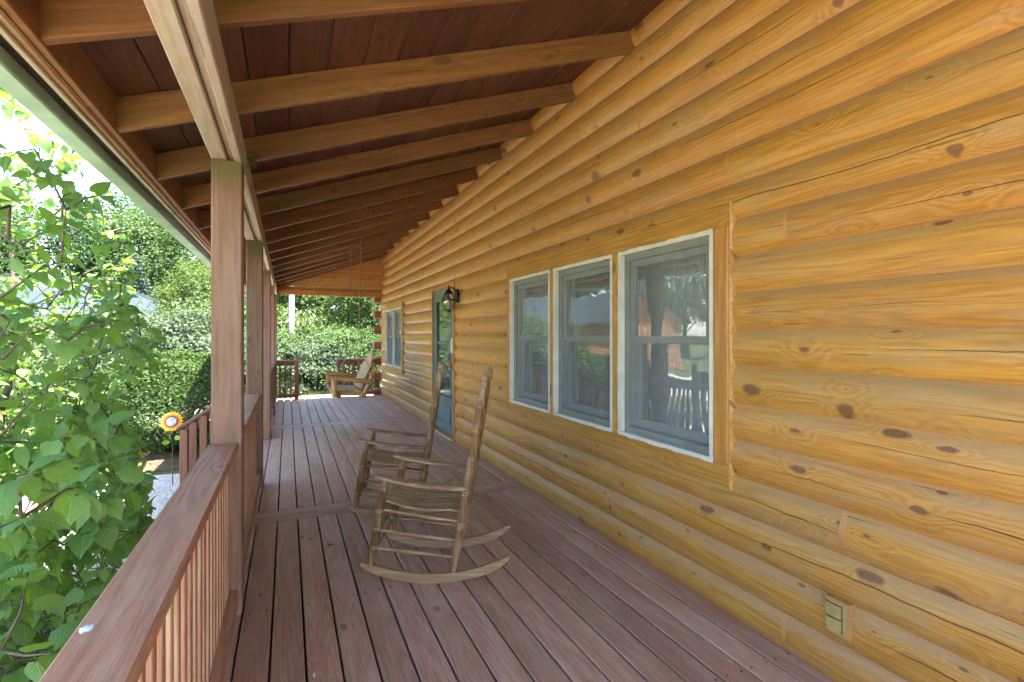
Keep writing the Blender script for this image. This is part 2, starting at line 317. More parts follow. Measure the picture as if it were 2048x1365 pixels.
# ------------------------------------------------------------------ helpers: geometry
WM = {}
class MB:
    def __init__(s): s.v = []; s.f = []; s.sm = []
    def add(s, vs, fs, smooth=False):
        o = len(s.v); s.v += [tuple(p) for p in vs]
        for f in fs: s.f.append(tuple(i + o for i in f)); s.sm.append(smooth)
    def plank(s, Ln, W, T, ch=0.004, mat=None, seg=1, warp=0.0):
        """octagonal bar along local Y from 0 to Ln, centred on X and Z"""
        a, b = W / 2, T / 2; ch = min(ch, a * 0.45, b * 0.45)
        sec = [(-a + ch, -b), (a - ch, -b), (a, -b + ch), (a, b - ch), (a - ch, b), (-a + ch, b), (-a, b - ch), (-a, -b + ch)]
        vs = []
        for k in range(seg + 1):
            wx = random.uniform(-warp, warp); wz = random.uniform(-warp, warp)
            vs += [Vector((x + wx, Ln * k / seg, z + wz)) for x, z in sec]
        fs = []
        for k in range(seg):
            o = 8 * k
            fs += [(o + i, o + (i + 1) % 8, o + 8 + (i + 1) % 8, o + 8 + i) for i in range(8)]
        fs += [tuple(range(7, -1, -1)), tuple(range(8 * seg, 8 * seg + 8))]
        fs = [tuple(reversed(f)) for f in fs]
        if mat is not None: vs = [mat @ v for v in vs]
        s.add(vs, fs); return s
    def box(s, x0, x1, y0, y1, z0, z1):
        vs = [(x, y, z) for z in (z0, z1) for y in (y0, y1) for x in (x0, x1)]
        s.add(vs, [(0, 2, 3, 1), (4, 5, 7, 6), (0, 1, 5, 4), (2, 6, 7, 3), (0, 4, 6, 2), (1, 3, 7, 5)]); return s
    def lathe(s, p0, p1, prof, n=12, cap=True):
        """prof: list of (fraction along p0-p1, radius)"""
        p0 = Vector(p0); p1 = Vector(p1); d = (p1 - p0)
        q = d.to_track_quat('Z', 'Y').to_matrix(); ln = d.length
        vs = []
        for t, r in prof:
            for k in range(n):
                a = 2 * math.pi * k / n
                vs.append(p0 + q @ Vector((r * math.cos(a), r * math.sin(a), t * ln)))
        fs = []
        for i in range(len(prof) - 1):
            for k in range(n):
                fs.append((i * n + k, i * n + (k + 1) % n, (i + 1) * n + (k + 1) % n, (i + 1) * n + k))
        s.add(vs, fs, True)
        if cap:
            o = (len(prof) - 1) * n
            s.add(vs[:n], [tuple(range(n - 1, -1, -1))]); s.add(vs[o:], [tuple(range(n))])
        return s
    def tube(s, pts, rads, n=6):
        pts = [Vector(p) for p in pts]; vs = []; ref = Vector((0.13, 0.31, 0.94))
        for i, p in enumerate(pts):
            d = (pts[min(i + 1, len(pts) - 1)] - pts[max(i - 1, 0)])
            if d.length < 1e-9: d = Vector((0, 0, 1))
            d.normalize(); a = d.cross(ref)
            if a.length < 1e-3: a = d.cross(Vector((1, 0, 0)))
            a.normalize(); b = d.cross(a)
            r = rads[i] if hasattr(rads, '__len__') else rads
            for k in range(n):
                t = 2 * math.pi * k / n; vs.append(p + a * (r * math.cos(t)) + b * (r * math.sin(t)))
        fs = []
        for i in range(len(pts) - 1):
            for k in range(n): fs.append((i * n + (k + 1) % n, i * n + k, (i + 1) * n + k, (i + 1) * n + (k + 1) % n))
        s.add(vs, fs, True)
        o = (len(pts) - 1) * n
        s.add(vs[:n], [tuple(range(n))]); s.add(vs[o:], [tuple(range(n - 1, -1, -1))])
        return s
    def prism(s, poly, y0, y1, axis='Y'):
        """poly: list of (a,b) in the plane; extruded along axis. axis Y: (x,z); axis X: (y,z); axis Z: (x,y)"""
        n = len(poly)
        def P(a, b, t): return {'Y': (a, t, b), 'X': (t, a, b), 'Z': (a, b, t)}[axis]
        vs = [P(a, b, y0) for a, b in poly] + [P(a, b, y1) for a, b in poly]
        fs = [(i, (i + 1) % n, n + (i + 1) % n, n + i) for i in range(n)]
        fs += [tuple(range(n - 1, -1, -1)), tuple(range(n, 2 * n))]
        s.add(vs, fs); return s
    def mesh(s, name):
        me = bpy.data.meshes.new(name); me.from_pydata(s.v, [], s.f)
        me.polygons.foreach_set('use_smooth', s.sm); me.update(); return me

def np_mesh(name, verts, faces_n, quads):
    """fast mesh: verts (N,3), quads (F,4) or tris (F,3)"""
    me = bpy.data.meshes.new(name); k = quads.shape[1]
    me.vertices.add(len(verts)); me.vertices.foreach_set('co', verts.astype(np.float32).ravel())
    me.loops.add(quads.size); me.loops.foreach_set('vertex_index', quads.astype(np.int32).ravel())
    me.polygons.add(len(quads)); me.polygons.foreach_set('loop_start', np.arange(0, quads.size, k, dtype=np.int32))
    me.update(calc_edges=True); me.validate(); return me

I4 = Matrix.Identity(4)
def T(x, y, z): return Matrix.Translation((x, y, z))
def obj(name, me, mat, parent=None, W=None):
    if isinstance(me, MB): me = me.mesh(name)
    if mat is not None and not me.materials: me.materials.append(M[mat] if isinstance(mat, str) else mat)
    o = bpy.data.objects.new(name, me); COL.objects.link(o)
    W = W if W is not None else (WM[parent.name] if parent is not None else I4)
    WM[o.name] = W.copy()
    if parent is not None:
        o.parent = parent; o.matrix_basis = WM[parent.name].inverted() @ W
    else: o.matrix_basis = W
    return o
def thing(name, label, cat, loc=(0, 0, 0), rz=0.0, group=None):
    o = bpy.data.objects.new(name, None); COL.objects.link(o); o.empty_display_size = 0.1
    W = T(*loc) @ Matrix.Rotation(rz, 4, 'Z'); WM[o.name] = W; o.matrix_basis = W
    o['label'] = label; o['category'] = cat
    if group: o['group'] = group
    return o
def tag(o, label, cat, group=None):
    o['label'] = label; o['category'] = cat
    if group: o['group'] = group
    return o
def frame(p0, p1, up=(0, 0, 1)):
    p0 = Vector(p0); y = (Vector(p1) - p0).normalized(); up = Vector(up)
    x = y.cross(up).normalized(); z = x.cross(y)
    return Matrix.Translation(p0) @ Matrix((x, y, z)).transposed().to_4x4()
def iobj(name, mb, mat, parent): return obj(name, mb, mat, parent, I4)
PL = {}
def plank(name, p0, p1, W, Tk, mat, parent, up=(0, 0, 1), ch=0.004, share=True):
    Ln = (Vector(p1) - Vector(p0)).length
    key = (round(Ln, 4), round(W, 4), round(Tk, 4), ch, mat)
    if key not in PL or not share: PL[key] = MB().plank(Ln, W, Tk, ch).mesh(name)
    return obj(name, PL[key], mat, parent, frame(p0, p1, up))

# pixel helper (photo pixels, 2048 wide): used only to read positions
F_, HZ = 1010.0, 671.0
YW = math.atan2(449, 1010); CC, SS = math.cos(YW), math.sin(YW)
def ray(u, v):
    a = (u - 1024) / F_; b = (HZ - v) / F_
    return Vector((a * CC + SS, CC - a * SS, b))
def proj(p):
    r = p[0] * CC - p[1] * SS; fw = p[0] * SS + p[1] * CC
    return (1024 + F_ * r / fw, HZ - F_ * (p[2] - CAMH) / fw, fw) if fw > 0.05 else (-9999, -9999, fw)

# ------------------------------------------------------------------ the setting
GZ = -0.70
WX = 2.09               # apex of the log faces
Y0, YE = -1.5, 12.60    # porch from behind the camera to the far end

def ground_obj(name, poly, z, mat, kind='structure'):
    mb = MB(); mb.add([(x, y, z) for x, y in poly], [tuple(range(len(poly)))])
    o = obj(name, mb, mat); o['kind'] = kind; return o
ground_obj('ground', [(-300, -200), (300, -200), (300, 300), (-300, 300)], GZ, 'ground')
def blob(cx, cy, rx, ry, n=36, jit=0.12, seed=1):
    r = random.Random(seed); ph = [r.uniform(0, 6.28) for _ in range(4)]
    return [(cx + rx * math.cos(a) * (1 + jit * sum(math.sin(k * a + ph[k]) / (k + 1) for k in range(1, 4))),
             cy + ry * math.sin(a) * (1 + jit * sum(math.sin(k * a + ph[k]) / (k + 1) for k in range(1, 4)))) for a in [2 * math.pi * i / n for i in range(n)]]
ground_obj('gravel_path_bounce', [(-0.55, -8), (-0.55, 9.2), (-2.6, 9.4), (-5.5, 9.0), (-9.5, 8.5), (-11, 3), (-10, -8)], GZ + 0.006, 'gravel')  # gravel by the steps, extended out of view to bounce sun into the porch
ground_obj('driveway', blob(-11, 15.5, 8.2, 6.2, seed=4), GZ + 0.005, 'gravel')
ground_obj('gravel_yard', [(-5, 13.4), (9, 13.4), (9, 19.3), (4, 19.9), (-1.5, 20.0), (-5, 19.4)], GZ + 0.009, 'gravel')
ground_obj('mulch_bed', blob(-1.7, 3.0, 1.15, 2.2, seed=7), GZ + 0.012, 'mulch')
ground_obj('mulch_bed', blob(-2.0, 11.2, 1.5, 1.6, seed=9), GZ + 0.012, 'mulch')

# pebbles on the gravel near the steps
def pebbles():
    n = 9000
    x = rng.uniform(-4.2, -0.6, n); y = rng.uniform(2.5, 9.2, n)
    r = rng.uniform(0.008, 0.02, n); z = np.full(n, GZ + 0.008)
    base = np.array([[1, 0, 0], [-.5, .8, 0], [-.5, -.8, 0], [0.1, 0, .8]])
    ang = rng.uniform(0, 6.28, n); ca, sa = np.cos(ang), np.sin(ang)
    V = np.zeros((n, 4, 3))
    for i, b in enumerate(base):
        V[:, i, 0] = x + r * (b[0] * ca - b[1] * sa); V[:, i, 1] = y + r * (b[0] * sa + b[1] * ca); V[:, i, 2] = z + r * b[2]
    f = np.array([[0, 1, 3], [1, 2, 3], [2, 0, 3]])
    Fc = (np.arange(n)[:, None, None] * 4 + f[None]).reshape(-1, 3)
    o = obj('gravel', np_mesh('gravel', V.reshape(-1, 3), 3, Fc), 'pebble'); o['kind'] = 'stuff'
    tag(o, 'pale loose gravel stones lying beside the porch steps', 'gravel')
pebbles()

# ------------------------------------------------------------------ porch deck
deck = obj('deck', MB().box(-0.36, -0.32, Y0, YE, -0.27, -0.045).box(-0.32, 2.15, YE - 0.04, YE, -0.27, -0.045).box(-0.32, 2.15, Y0, Y0 + 0.04, -0.27, -0.045), 'redrail')
deck['kind'] = 'structure'
iobj('skirt_light_block', MB().box(-0.352, -0.325, Y0, YE, GZ, -0.272).box(-0.32, 2.15, YE - 0.03, YE - 0.01, GZ, -0.272).box(-0.32, 2.15, Y0 + 0.01, Y0 + 0.03, GZ, -0.272), 'stair', deck)  # unseen boards added to keep light out from under the deck
sub = MB()
for i in range(19): sub.box(-0.32, 2.13, Y0 + 0.4 + i * 0.72, Y0 + 0.44 + i * 0.72, -0.24, -0.04)
obj('joist', sub, 'dark', deck)
secs = [(Y0, 4.362), (4.640, 8.712), (8.988, YE + 0.02)]
PIT = 0.1466
for j in range(17):
    x = -0.218 + PIT * (j - 1) + PIT / 2
    for a, b in secs:
        dz = random.uniform(-0.0015, 0.0015); g = random.uniform(0.0, 0.003)
        plank('deck_board', (x, a + g, -0.018 + dz), (x, b - g, -0.018 + dz), PIT - 0.0095, 0.036, 'deck', deck, ch=0.005)
for y in (4.434, 4.568, 8.783, 8.917):
    plank('deck_board', (-0.36, y, -0.018), (2.14, y, -0.018), 0.130, 0.036, 'deck', deck, ch=0.005)

nails = MB()
for j in range(17):
    x = -0.218 + PIT * (j - 1) + PIT / 2
    for y in (4.325, 4.68, 8.675, 9.025, 1.6, 2.96, 6.1, 7.4, 10.5):
        for q in (-0.042, 0.042):
            nails.lathe((x + q + random.uniform(-.004, .004), y + random.uniform(-.006, .006), -0.001), (x + q, y, 0.0012), [(0, 0.0058), (1, 0.005)], 7)
nh = obj('nail_heads', nails, 'darkmetal', deck); nh['kind'] = 'stuff'

# ------------------------------------------------------------------ log cabin
cabin = thing('log_cabin', 'log cabin with golden stained round log wall, windows and teal door along the porch', 'cabin', (5, 6, GZ))
BUL = 0.035; CH = 0.1895; ZB = -0.026
WINS = [(1.925, 4.80), (9.99, 11.92)]; WZ = (0.68, 2.14)
DOOR = (6.63, 7.80); DZ = 2.19
LOGM = {}
def log_mesh(Ln):
    mb = MB(); n = 9; half = CH / 2 + 0.0004; seg = max(1, int(Ln / 0.5))
    xs = []
    for i in range(n):
        t = -1 + 2 * i / (n - 1)
        bul = BUL * (1 - abs(t) ** 2.4)
        xs.append((-bul, t * half))
    vs = []; ph = random.uniform(0, 99)
    for k in range(seg + 1):
        y = Ln * k / seg; dx = 0.0022 * math.sin(ph + y * 1.9) + random.uniform(-0.0009, 0.0009); dz = 0.0012 * math.sin(ph * 2 + y * 1.3)
        vs += [(x + dx, y, z + (dz if 0 < i < n - 1 else 0)) for i, (x, z) in enumerate(xs)]
    fs = []
    for k in range(seg):
        for i in range(n - 1): fs.append((k * n + i, (k + 1) * n + i, (k + 1) * n + i + 1, k * n + i + 1))
    mb.add(vs, fs, True)
    B = 0.12
    for y0, order in ((0.0, 1), (Ln, -1)):
        o = 0 if y0 == 0 else seg * n
        ring = [vs[o + i] for i in range(n)] + [(B, y0, half), (B, y0, -half)]
        f = tuple(range(n + 2)); mb.add(ring, [f if order == 1 else tuple(reversed(f))])
    mb.add([(xs[-1][0], 0, half), (xs[-1][0], Ln, half), (B, Ln, half), (B, 0, half)], [(0, 1, 2, 3)])
    mb.add([(xs[0][0], 0, -half), (xs[0][0], Ln, -half), (B, Ln, -half), (B, 0, -half)], [(3, 2, 1, 0)])
    return mb.mesh('log')
def caulk_mesh():
    mb = MB(); n = 9; half = CH / 2 - 0.002; vs = []
    for w in (-0.011, 0.011):
        for i in range(n):
            t = -1 + 2 * i / (n - 1); vs.append((-BUL * (1 - abs(t) ** 2.4) - 0.0028, w * (1 + 0.3 * math.sin(3 * t + 1)), t * half))
    mb.add(vs, [(i, n + i, n + i + 1, i + 1) for i in range(n - 1)], True)
    return mb.mesh('caulk_joint')
CAULK = caulk_mesh()
SEAMX = WX + BUL
rl = random.Random(5)
JOINTS = {3: [1.35], 0: [1.62], 10: [1.62], 12: [1.95], 14: [3.1], 5: [5.9], 2: [6.2]}
for k in range(19):
    z = ZB + CH * (k + 0.5); zlo, zhi = z - CH / 2, z + CH / 2
    yend = 12.80 if k % 2 == 1 else 12.60
    spans = [(Y0, yend)]
    cuts = []
    if zlo > WZ[0] - 0.04 and zhi < WZ[1] + 0.11:
        if zhi < WZ[1] + 0.02: cuts += WINS
    if zhi < DZ + 0.03: cuts.append(DOOR)
    for a, b in cuts:
        ns = []
        for s0, s1 in spans:
            if b <= s0 or a >= s1: ns.append((s0, s1)); continue
            if a > s0: ns.append((s0, a))
            if b < s1: ns.append((b, s1))
        spans = ns
    for s0, s1 in spans:
        js = [y for y in JOINTS.get(k, []) if s0 + .1 < y < s1 - .1]
        y = max((js[-1] if js else s0) + rl.uniform(2.6, 4.4), 2.4 + rl.uniform(0, 1.2))
        while y < s1 - 0.7:
            js.append(y); y += rl.uniform(2.6, 4.4)
        pts = [s0] + js + [s1]
        for a, b in zip(pts[:-1], pts[1:]):
            dx = rl.uniform(-0.002, 0.002)
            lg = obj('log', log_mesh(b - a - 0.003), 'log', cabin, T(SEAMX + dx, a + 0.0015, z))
            if a != s0: obj('caulk_joint', CAULK, 'caulk', lg, T(SEAMX + dx, a, z))
# caulk bead along the right edge of the big window trim and log ends
# crossing wall at the far corner
for k in range(0, 19, 2):
    z = ZB + CH * (k + 0.5)
    x0 = 1.935 if k <= 12 else 2.13
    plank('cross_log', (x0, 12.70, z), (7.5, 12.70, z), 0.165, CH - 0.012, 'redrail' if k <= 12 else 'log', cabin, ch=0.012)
for k in range(1, 19, 2):
    z = ZB + CH * (k + 0.5)
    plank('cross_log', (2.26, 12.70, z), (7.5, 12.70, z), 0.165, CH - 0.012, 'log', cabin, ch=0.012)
# shell of the house behind the logs
iobj('back_wall', MB().box(7.4, 7.6, Y0, 12.6, GZ, 3.6), 'nwall', cabin)
iobj('near_wall', MB().box(2.26, 7.4, Y0, Y0 + 0.2, GZ, 3.5), 'nwall', cabin)
iobj('foundation', MB().box(2.16, 7.5, Y0, 12.6, GZ - 0.2, -0.28), 'concrete', cabin)
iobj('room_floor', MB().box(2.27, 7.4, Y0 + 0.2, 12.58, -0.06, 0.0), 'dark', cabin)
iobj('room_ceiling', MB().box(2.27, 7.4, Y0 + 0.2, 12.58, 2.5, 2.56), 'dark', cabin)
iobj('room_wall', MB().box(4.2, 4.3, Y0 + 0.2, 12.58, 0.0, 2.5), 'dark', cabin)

# windows
def ring_frame(mb, x0, x1, y0, y1, z0, z1, w):
    mb.box(x0, x1, y0, y1, z1 - w, z1).box(x0, x1, y0, y1, z0, z0 + w)
    mb.box(x0 + 0.0006, x1 - 0.0006, y0, y0 + w, z0 + w, z1 - w).box(x0 + 0.0006, x1 - 0.0006, y1 - w, y1, z0 + w, z1 - w)
def ragged(mb, x0, y0, y1, z0, z1, w):
    """painted edge strip with a slightly uneven outer edge, facing -X"""
    r = random.Random(int(y0 * 100))
    def strip(pa, pb, inw):
        n = max(6, int((Vector(pb) - Vector(pa)).length / 0.045)); pa = Vector(pa); pb = Vector(pb); inw = Vector(inw); vs = []
        for i in range(n + 1):
            p = pa.lerp(pb, i / n); j = r.uniform(0.0, 0.007)
            vs += [(x0, p.y + inw.y * (-j), p.z + inw.z * (-j)), (x0, p.y + inw.y * w, p.z + inw.z * w)]
        fs = [(2 * i, 2 * i + 1, 2 * i + 3, 2 * i + 2) for i in range(n)]
        mb.add(vs, fs)
    strip((0, y0 - 0.004, z1), (0, y1 + 0.004, z1), (0, 0, -1)); strip((0, y0 - 0.004, z0), (0, y1 + 0.004, z0), (0, 0, 1))
    strip((0, y0, z0 + w), (0, y0, z1 - w), (0, 1, 0)); strip((0, y1, z0 + w), (0, y1, z1 - w), (0, -1, 0))
TX = 2.072
def window_unit(win, y0, y1, z0, z1, screens=True):
    mb = MB(); ring_frame(mb, TX - 0.004, TX + 0.034, y0, y1, z0, z1, 0.022); ragged(mb, TX - 0.0055, y0, y1, z0, z1, 0.017)
    obj('frame', mb, 'white', win)
    mb = MB(); ring_frame(mb, TX + 0.035, TX + 0.135, y0 + 0.002, y1 - 0.002, z0 + 0.002, z1 - 0.002, 0.06); obj('jamb', mb, 'vinyl', win)
    zm = (z0 + z1) / 2 + 0.03; a, b = y0 + 0.063, y1 - 0.063
    mb = MB(); ring_frame(mb, TX + 0.055, TX + 0.085, a, b, zm - 0.02, z1 - 0.063, 0.04); obj('upper_sash', mb, 'vinyl', win)
    mb = MB(); ring_frame(mb, TX + 0.095, TX + 0.128, a, b, z0 + 0.063, zm + 0.022, 0.05); obj('lower_sash', mb, 'vinyl', win)
    obj('pane', MB().add([(TX + 0.07, a + 0.035, zm + 0.015), (TX + 0.07, b - 0.035, zm + 0.015), (TX + 0.07, b - 0.035, z1 - 0.1), (TX + 0.07, a + 0.035, z1 - 0.1)], [(0, 3, 2, 1)]) or None, 'glass', win) if False else None
    for nm, xx, q0, q1 in (('pane', TX + 0.07, zm + 0.012, z1 - 0.095), ('pane', TX + 0.112, z0 + 0.105, zm - 0.02)):
        mb = MB(); cz = (q0 + q1) / 2; cyy = (a + b) / 2; hy = (b - a) / 2 - 0.033; hz = (q1 - q0) / 2
        mb.add([(0, -hy, -hz), (0, hy, -hz), (0, hy, hz), (0, -hy, hz)], [(0, 3, 2, 1)])
        obj(nm, mb, 'glass', win, T(xx, cyy, cz))
    if screens:
        mb = MB(); mb.add([(TX + 0.05, a - 0.02, z0 + 0.055), (TX + 0.05, b + 0.02, z0 + 0.055), (TX + 0.05, b + 0.02, z1 - 0.055), (TX + 0.05, a - 0.02, z1 - 0.055)], [(0, 3, 2, 1)])
        obj('insect_screen', mb, 'screen', win)
def part_empty(name, parent, loc):
    o = bpy.data.objects.new(name, None); COL.objects.link(o); o.empty_display_size = 0.1
    WM[o.name] = T(*loc); o.parent = parent; o.matrix_basis = WM[parent.name].inverted() @ T(*loc); return o

def window_group(ya, yb, units, labels):
    """ya nearer, yb farther; units list of (y0,y1)"""
    tz0, tz1 = WZ; tw = 0.10; th = 0.04
    # trim boards
    plank('trim_board', (TX + th / 2, ya, tz1 - 0.058), (TX + th / 2, yb, tz1 - 0.058), th, 0.115, 'trim', cabin)
    plank('trim_board', (TX + th / 2, ya, tz0 + 0.052), (TX + th / 2, yb, tz0 + 0.052), th, 0.103, 'trim', cabin)
    zt0, zt1 = tz0 + 0.105, tz1 - 0.117
    plank('trim_board', (TX + th / 2 + 0.001, ya + 0.05, zt0), (TX + th / 2 + 0.001, ya + 0.05, zt1), 0.099, th, 'trim', cabin, up=(1, 0, 0))
    plank('trim_board', (TX + th / 2 + 0.001, yb - 0.05, zt0), (TX + th / 2 + 0.001, yb - 0.05, zt1), 0.099, th, 'trim', cabin, up=(1, 0, 0))
    for (p, q) in zip(units[:-1], units[1:]):
        m = (p[1] + q[0]) / 2; w = q[0] - p[1]
        plank('mullion_board', (TX + th / 2 + 0.001, m, zt0), (TX + th / 2 + 0.001, m, zt1), w - 0.001, th, 'trim', cabin, up=(1, 0, 0))
    # reveal boards behind the trim
    mb = MB(); ring_frame(mb, TX + th + 0.002, 2.26, ya + 0.004, yb - 0.004, tz0 + 0.02, tz1 - 0.02, 0.09); iobj('window_reveal', mb, 'trim', cabin)
    for (y0, y1), lb in zip(units, labels):
        win = part_empty('window', cabin, (TX, (y0 + y1) / 2, zt0)); win['label'] = lb
        saved = WM[win.name]
        global _cur
        W0 = WM[win.name]
        # parts are written in world coordinates
        n0 = len(bpy.data.objects)
        _window_world(win, y0, y1, zt0, zt1)
def _window_world(win, y0, y1, z0, z1):
    import types
    g_obj = globals()['obj']
    def wobj(name, mb, mat, parent=None, W=None): return g_obj(name, mb, mat, parent, W if W is not None else I4)
    globals()['obj'] = wobj
    try: window_unit(win, y0, y1, z0, z1)
    finally: globals()['obj'] = g_obj
window_group(1.925, 4.80, [(2.026, 2.863), (2.939, 3.784), (3.859, 4.702)],
             ['nearest double-hung window with white edge', 'middle double-hung window of the three', 'farthest double-hung window of the three'])
window_group(9.99, 11.92, [(10.09, 10.93), (10.98, 11.82)], ['narrow window beyond the door, nearer half', 'narrow window beyond the door, farther half'])
# caulk bead beside the big window
mb = MB(); vs = []
for i in range(60):
    zz = 0.66 + 1.49 * i / 59; j = random.uniform(-0.003, 0.003)
    vs += [(TX + 0.006 + random.uniform(0, 0.003), 1.922, zz), (TX + 0.016 + j, 1.916 + j, zz), (TX + 0.05, 1.911 + j, zz)]
mb.add(vs, [(3 * i + k, 3 * i + k + 1, 3 * i + k + 4, 3 * i + k + 3) for i in range(59) for k in range(2)], True); iobj('caulk_bead', mb, 'trim', cabin)

# teal storm door
def build_door():
    d = part_empty('door', cabin, (2.1, 7.2, 0)); d['label'] = 'teal storm door with tall glass'
    y0, y1 = DOOR; th = 0.03
    mb = MB(); mb.box(2.075, 2.25, y0, y0 + 0.045, 0, DZ).box(2.075, 2.25, y1 - 0.045, y1, 0, DZ).box(2.076, 2.25, y0 + 0.045, y1 - 0.045, DZ - 0.045, DZ); iobj('door_frame', mb, 'trim', d)
    a, b = y0 + 0.047, y1 - 0.047; zt = DZ - 0.047
    mb = MB(); mb.box(2.09, 2.14, a, a + 0.035, 0.03, zt).box(2.09, 2.14, b - 0.035, b, 0.03, zt).box(2.091, 2.14, a + 0.035, b - 0.035, zt - 0.035, zt); iobj('door_jamb', mb, 'teal', d)
    a += 0.038; b -= 0.038; zt -= 0.038
    mb = MB()
    mb.box(2.10, 2.135, a, a + 0.12, 0.06, zt).box(2.10, 2.135, b - 0.12, b, 0.06, zt)
    mb.box(2.101, 2.135, a + 0.12, b - 0.12, zt - 0.13, zt).box(2.101, 2.135, a + 0.12, b - 0.12, 0.06, 0.17).box(2.101, 2.135, a + 0.12, b - 0.12, 0.46, 0.56)
    mb.box(2.108, 2.13, a + 0.12, b - 0.12, 0.17, 0.46)
    iobj('door_leaf', mb, 'teal', d)
    mb = MB(); ring_frame(mb, 2.092, 2.1005, a + 0.145, b - 0.145, 0.195, 0.435, 0.02); iobj('kick_panel', mb, 'teal', d)
    mb = MB(); ring_frame(mb, 2.094, 2.1, a + 0.112, b - 0.112, 0.55, zt - 0.122, 0.018); iobj('glass_bead', mb, 'teal', d)
    mb = MB(); mb.add([(2.118, a + 0.12, 0.56), (2.118, b - 0.12, 0.56), (2.118, b - 0.12, zt - 0.13), (2.118, a + 0.12, zt - 0.13)], [(0, 3, 2, 1)]); iobj('pane', mb, 'doorglass', d)
    iobj('meeting_rail', MB().box(2.108, 2.128, a + 0.1205, b - 0.1205, 1.33, 1.36), 'teal', d)
    iobj('threshold', MB().box(2.05, 2.2, y0 + 0.046, y1 - 0.046, 0.0, 0.032), 'swinggrey', d)
    mb = MB(); yk = a + 0.06; zk = 1.06
    mb.lathe((2.10, yk, zk), (2.03, yk, zk), [(0, 0.028), (0.12, 0.028), (0.15, 0.012), (0.5, 0.012), (0.6, 0.026), (0.85, 0.03), (1, 0.016)], 12)
    mb.box(2.094, 2.1, yk - 0.02, yk + 0.02, zk - 0.1, zk + 0.09); iobj('handle', mb, 'brass', d)
    iobj('keypad', MB().box(2.07, 2.0995, a - 0.03, a + 0.03, 1.22, 1.42), 'white', d)
    # inner door, half seen through the glass
    iobj('inner_door', MB().box(2.20, 2.245, y0 + 0.05, y1 - 0.05, 0.02, DZ - 0.05), 'vinyl', d)
build_door()
obj('door_head', MB().box(2.13, 2.26, DOOR[0], DOOR[1], DZ, DZ + 0.06), 'trim', cabin, I4)

# curtains
def curtain(y0, y1, z0, z1, x, label, seed):
    r = random.Random(seed); mb = MB(); n = int((y1 - y0) / 0.012); vs = []
    ph = r.uniform(0, 6)
    for i in range(n + 1):
        y = y0 + (y1 - y0) * i / n
        dx = 0.018 * math.sin(y * 52 + ph) + 0.012 * math.sin(y * 23 + ph * 2)
        vs += [(x + dx, y, z0), (x + dx * 1.3, y, z1)]
    mb.add(vs, [(2 * i, 2 * i + 1, 2 * i + 3, 2 * i + 2) for i in range(n)], True)
    vs2 = [(v[0] + 0.003, v[1], v[2]) for v in vs]
    mb.add(vs2, [(2 * i + 2, 2 * i + 3, 2 * i + 1, 2 * i) for i in range(n)], True)
    tag(obj('curtain', mb, 'curtain'), label, 'curtain')
curtain(2.0, 2.95, 0.5, 2.2, 2.36, 'grey curtain hanging behind the nearest large window', 1)
curtain(2.98, 3.25, 0.5, 2.2, 2.38, 'grey curtain gathered at the near side of the middle window', 2)
curtain(3.9, 4.75, 0.5, 2.2, 2.37, 'grey curtain behind the farthest of the three large windows', 3)
curtain(10.05, 11.85, 0.5, 2.2, 2.36, 'grey curtain behind the pair of narrow windows past the door', 4)

# ------------------------------------------------------------------ porch roof
SL = 0.352
def zb(x): return 2.54 + SL * (x + 0.2)
NRM = Vector((-SL, 0, 1)).normalized(); DIR = Vector((1, 0, SL)).normalized()
roof = thing('porch_roof', 'dark stained porch roof with exposed rafters, plank ceiling and pale support beam', 'porch roof', (0.7, 6, 2.4))
XT = -0.69
def rp(x, y, off): p = Vector((x, y, zb(x))) + NRM * off; return p
ry = [2.04 + 0.755 * i for i in range(-4, 14)] + [12.47]
for y in ry:
    if y > 12.5 or y < Y0: continue
    plank('rafter', rp(XT, y - 0.02, 0.07), rp(2.17, y - 0.02, 0.07), 0.04, 0.14, 'rafter', roof, up=NRM, ch=0.003)
nb = 16; wv = 0.19
for i in range(nb):
    x0 = XT + 0.03 + i * wv * DIR.x; xm = x0 + wv * DIR.x / 2
    js = [Y0] + sorted(random.choice([2.04 + 0.755 * q - 0.02 for q in range(3, 11)]) for _ in range(1)) + [12.6]
    for a, b in zip(js[:-1], js[1:]):
        plank('ceiling_board', rp(xm, a + 0.001, 0.153), rp(xm, b - 0.001, 0.153), wv - 0.003, 0.022, 'ceil', roof, up=NRM, ch=0.005)
# support beam: three plies
for (x, w, z0, z1, nm) in ((-0.323, 0.075, 2.370, 2.520, 'beam_ply'), (-0.2695, 0.030, 2.388, 2.523, 'beam_ply'), (-0.2355, 0.036, 2.366, 2.526, 'beam_ply')):
    plank(nm, (x, Y0, (z0 + z1) / 2), (x, 12.52, (z0 + z1) / 2), w, z1 - z0, 'beam', roof, ch=0.005)
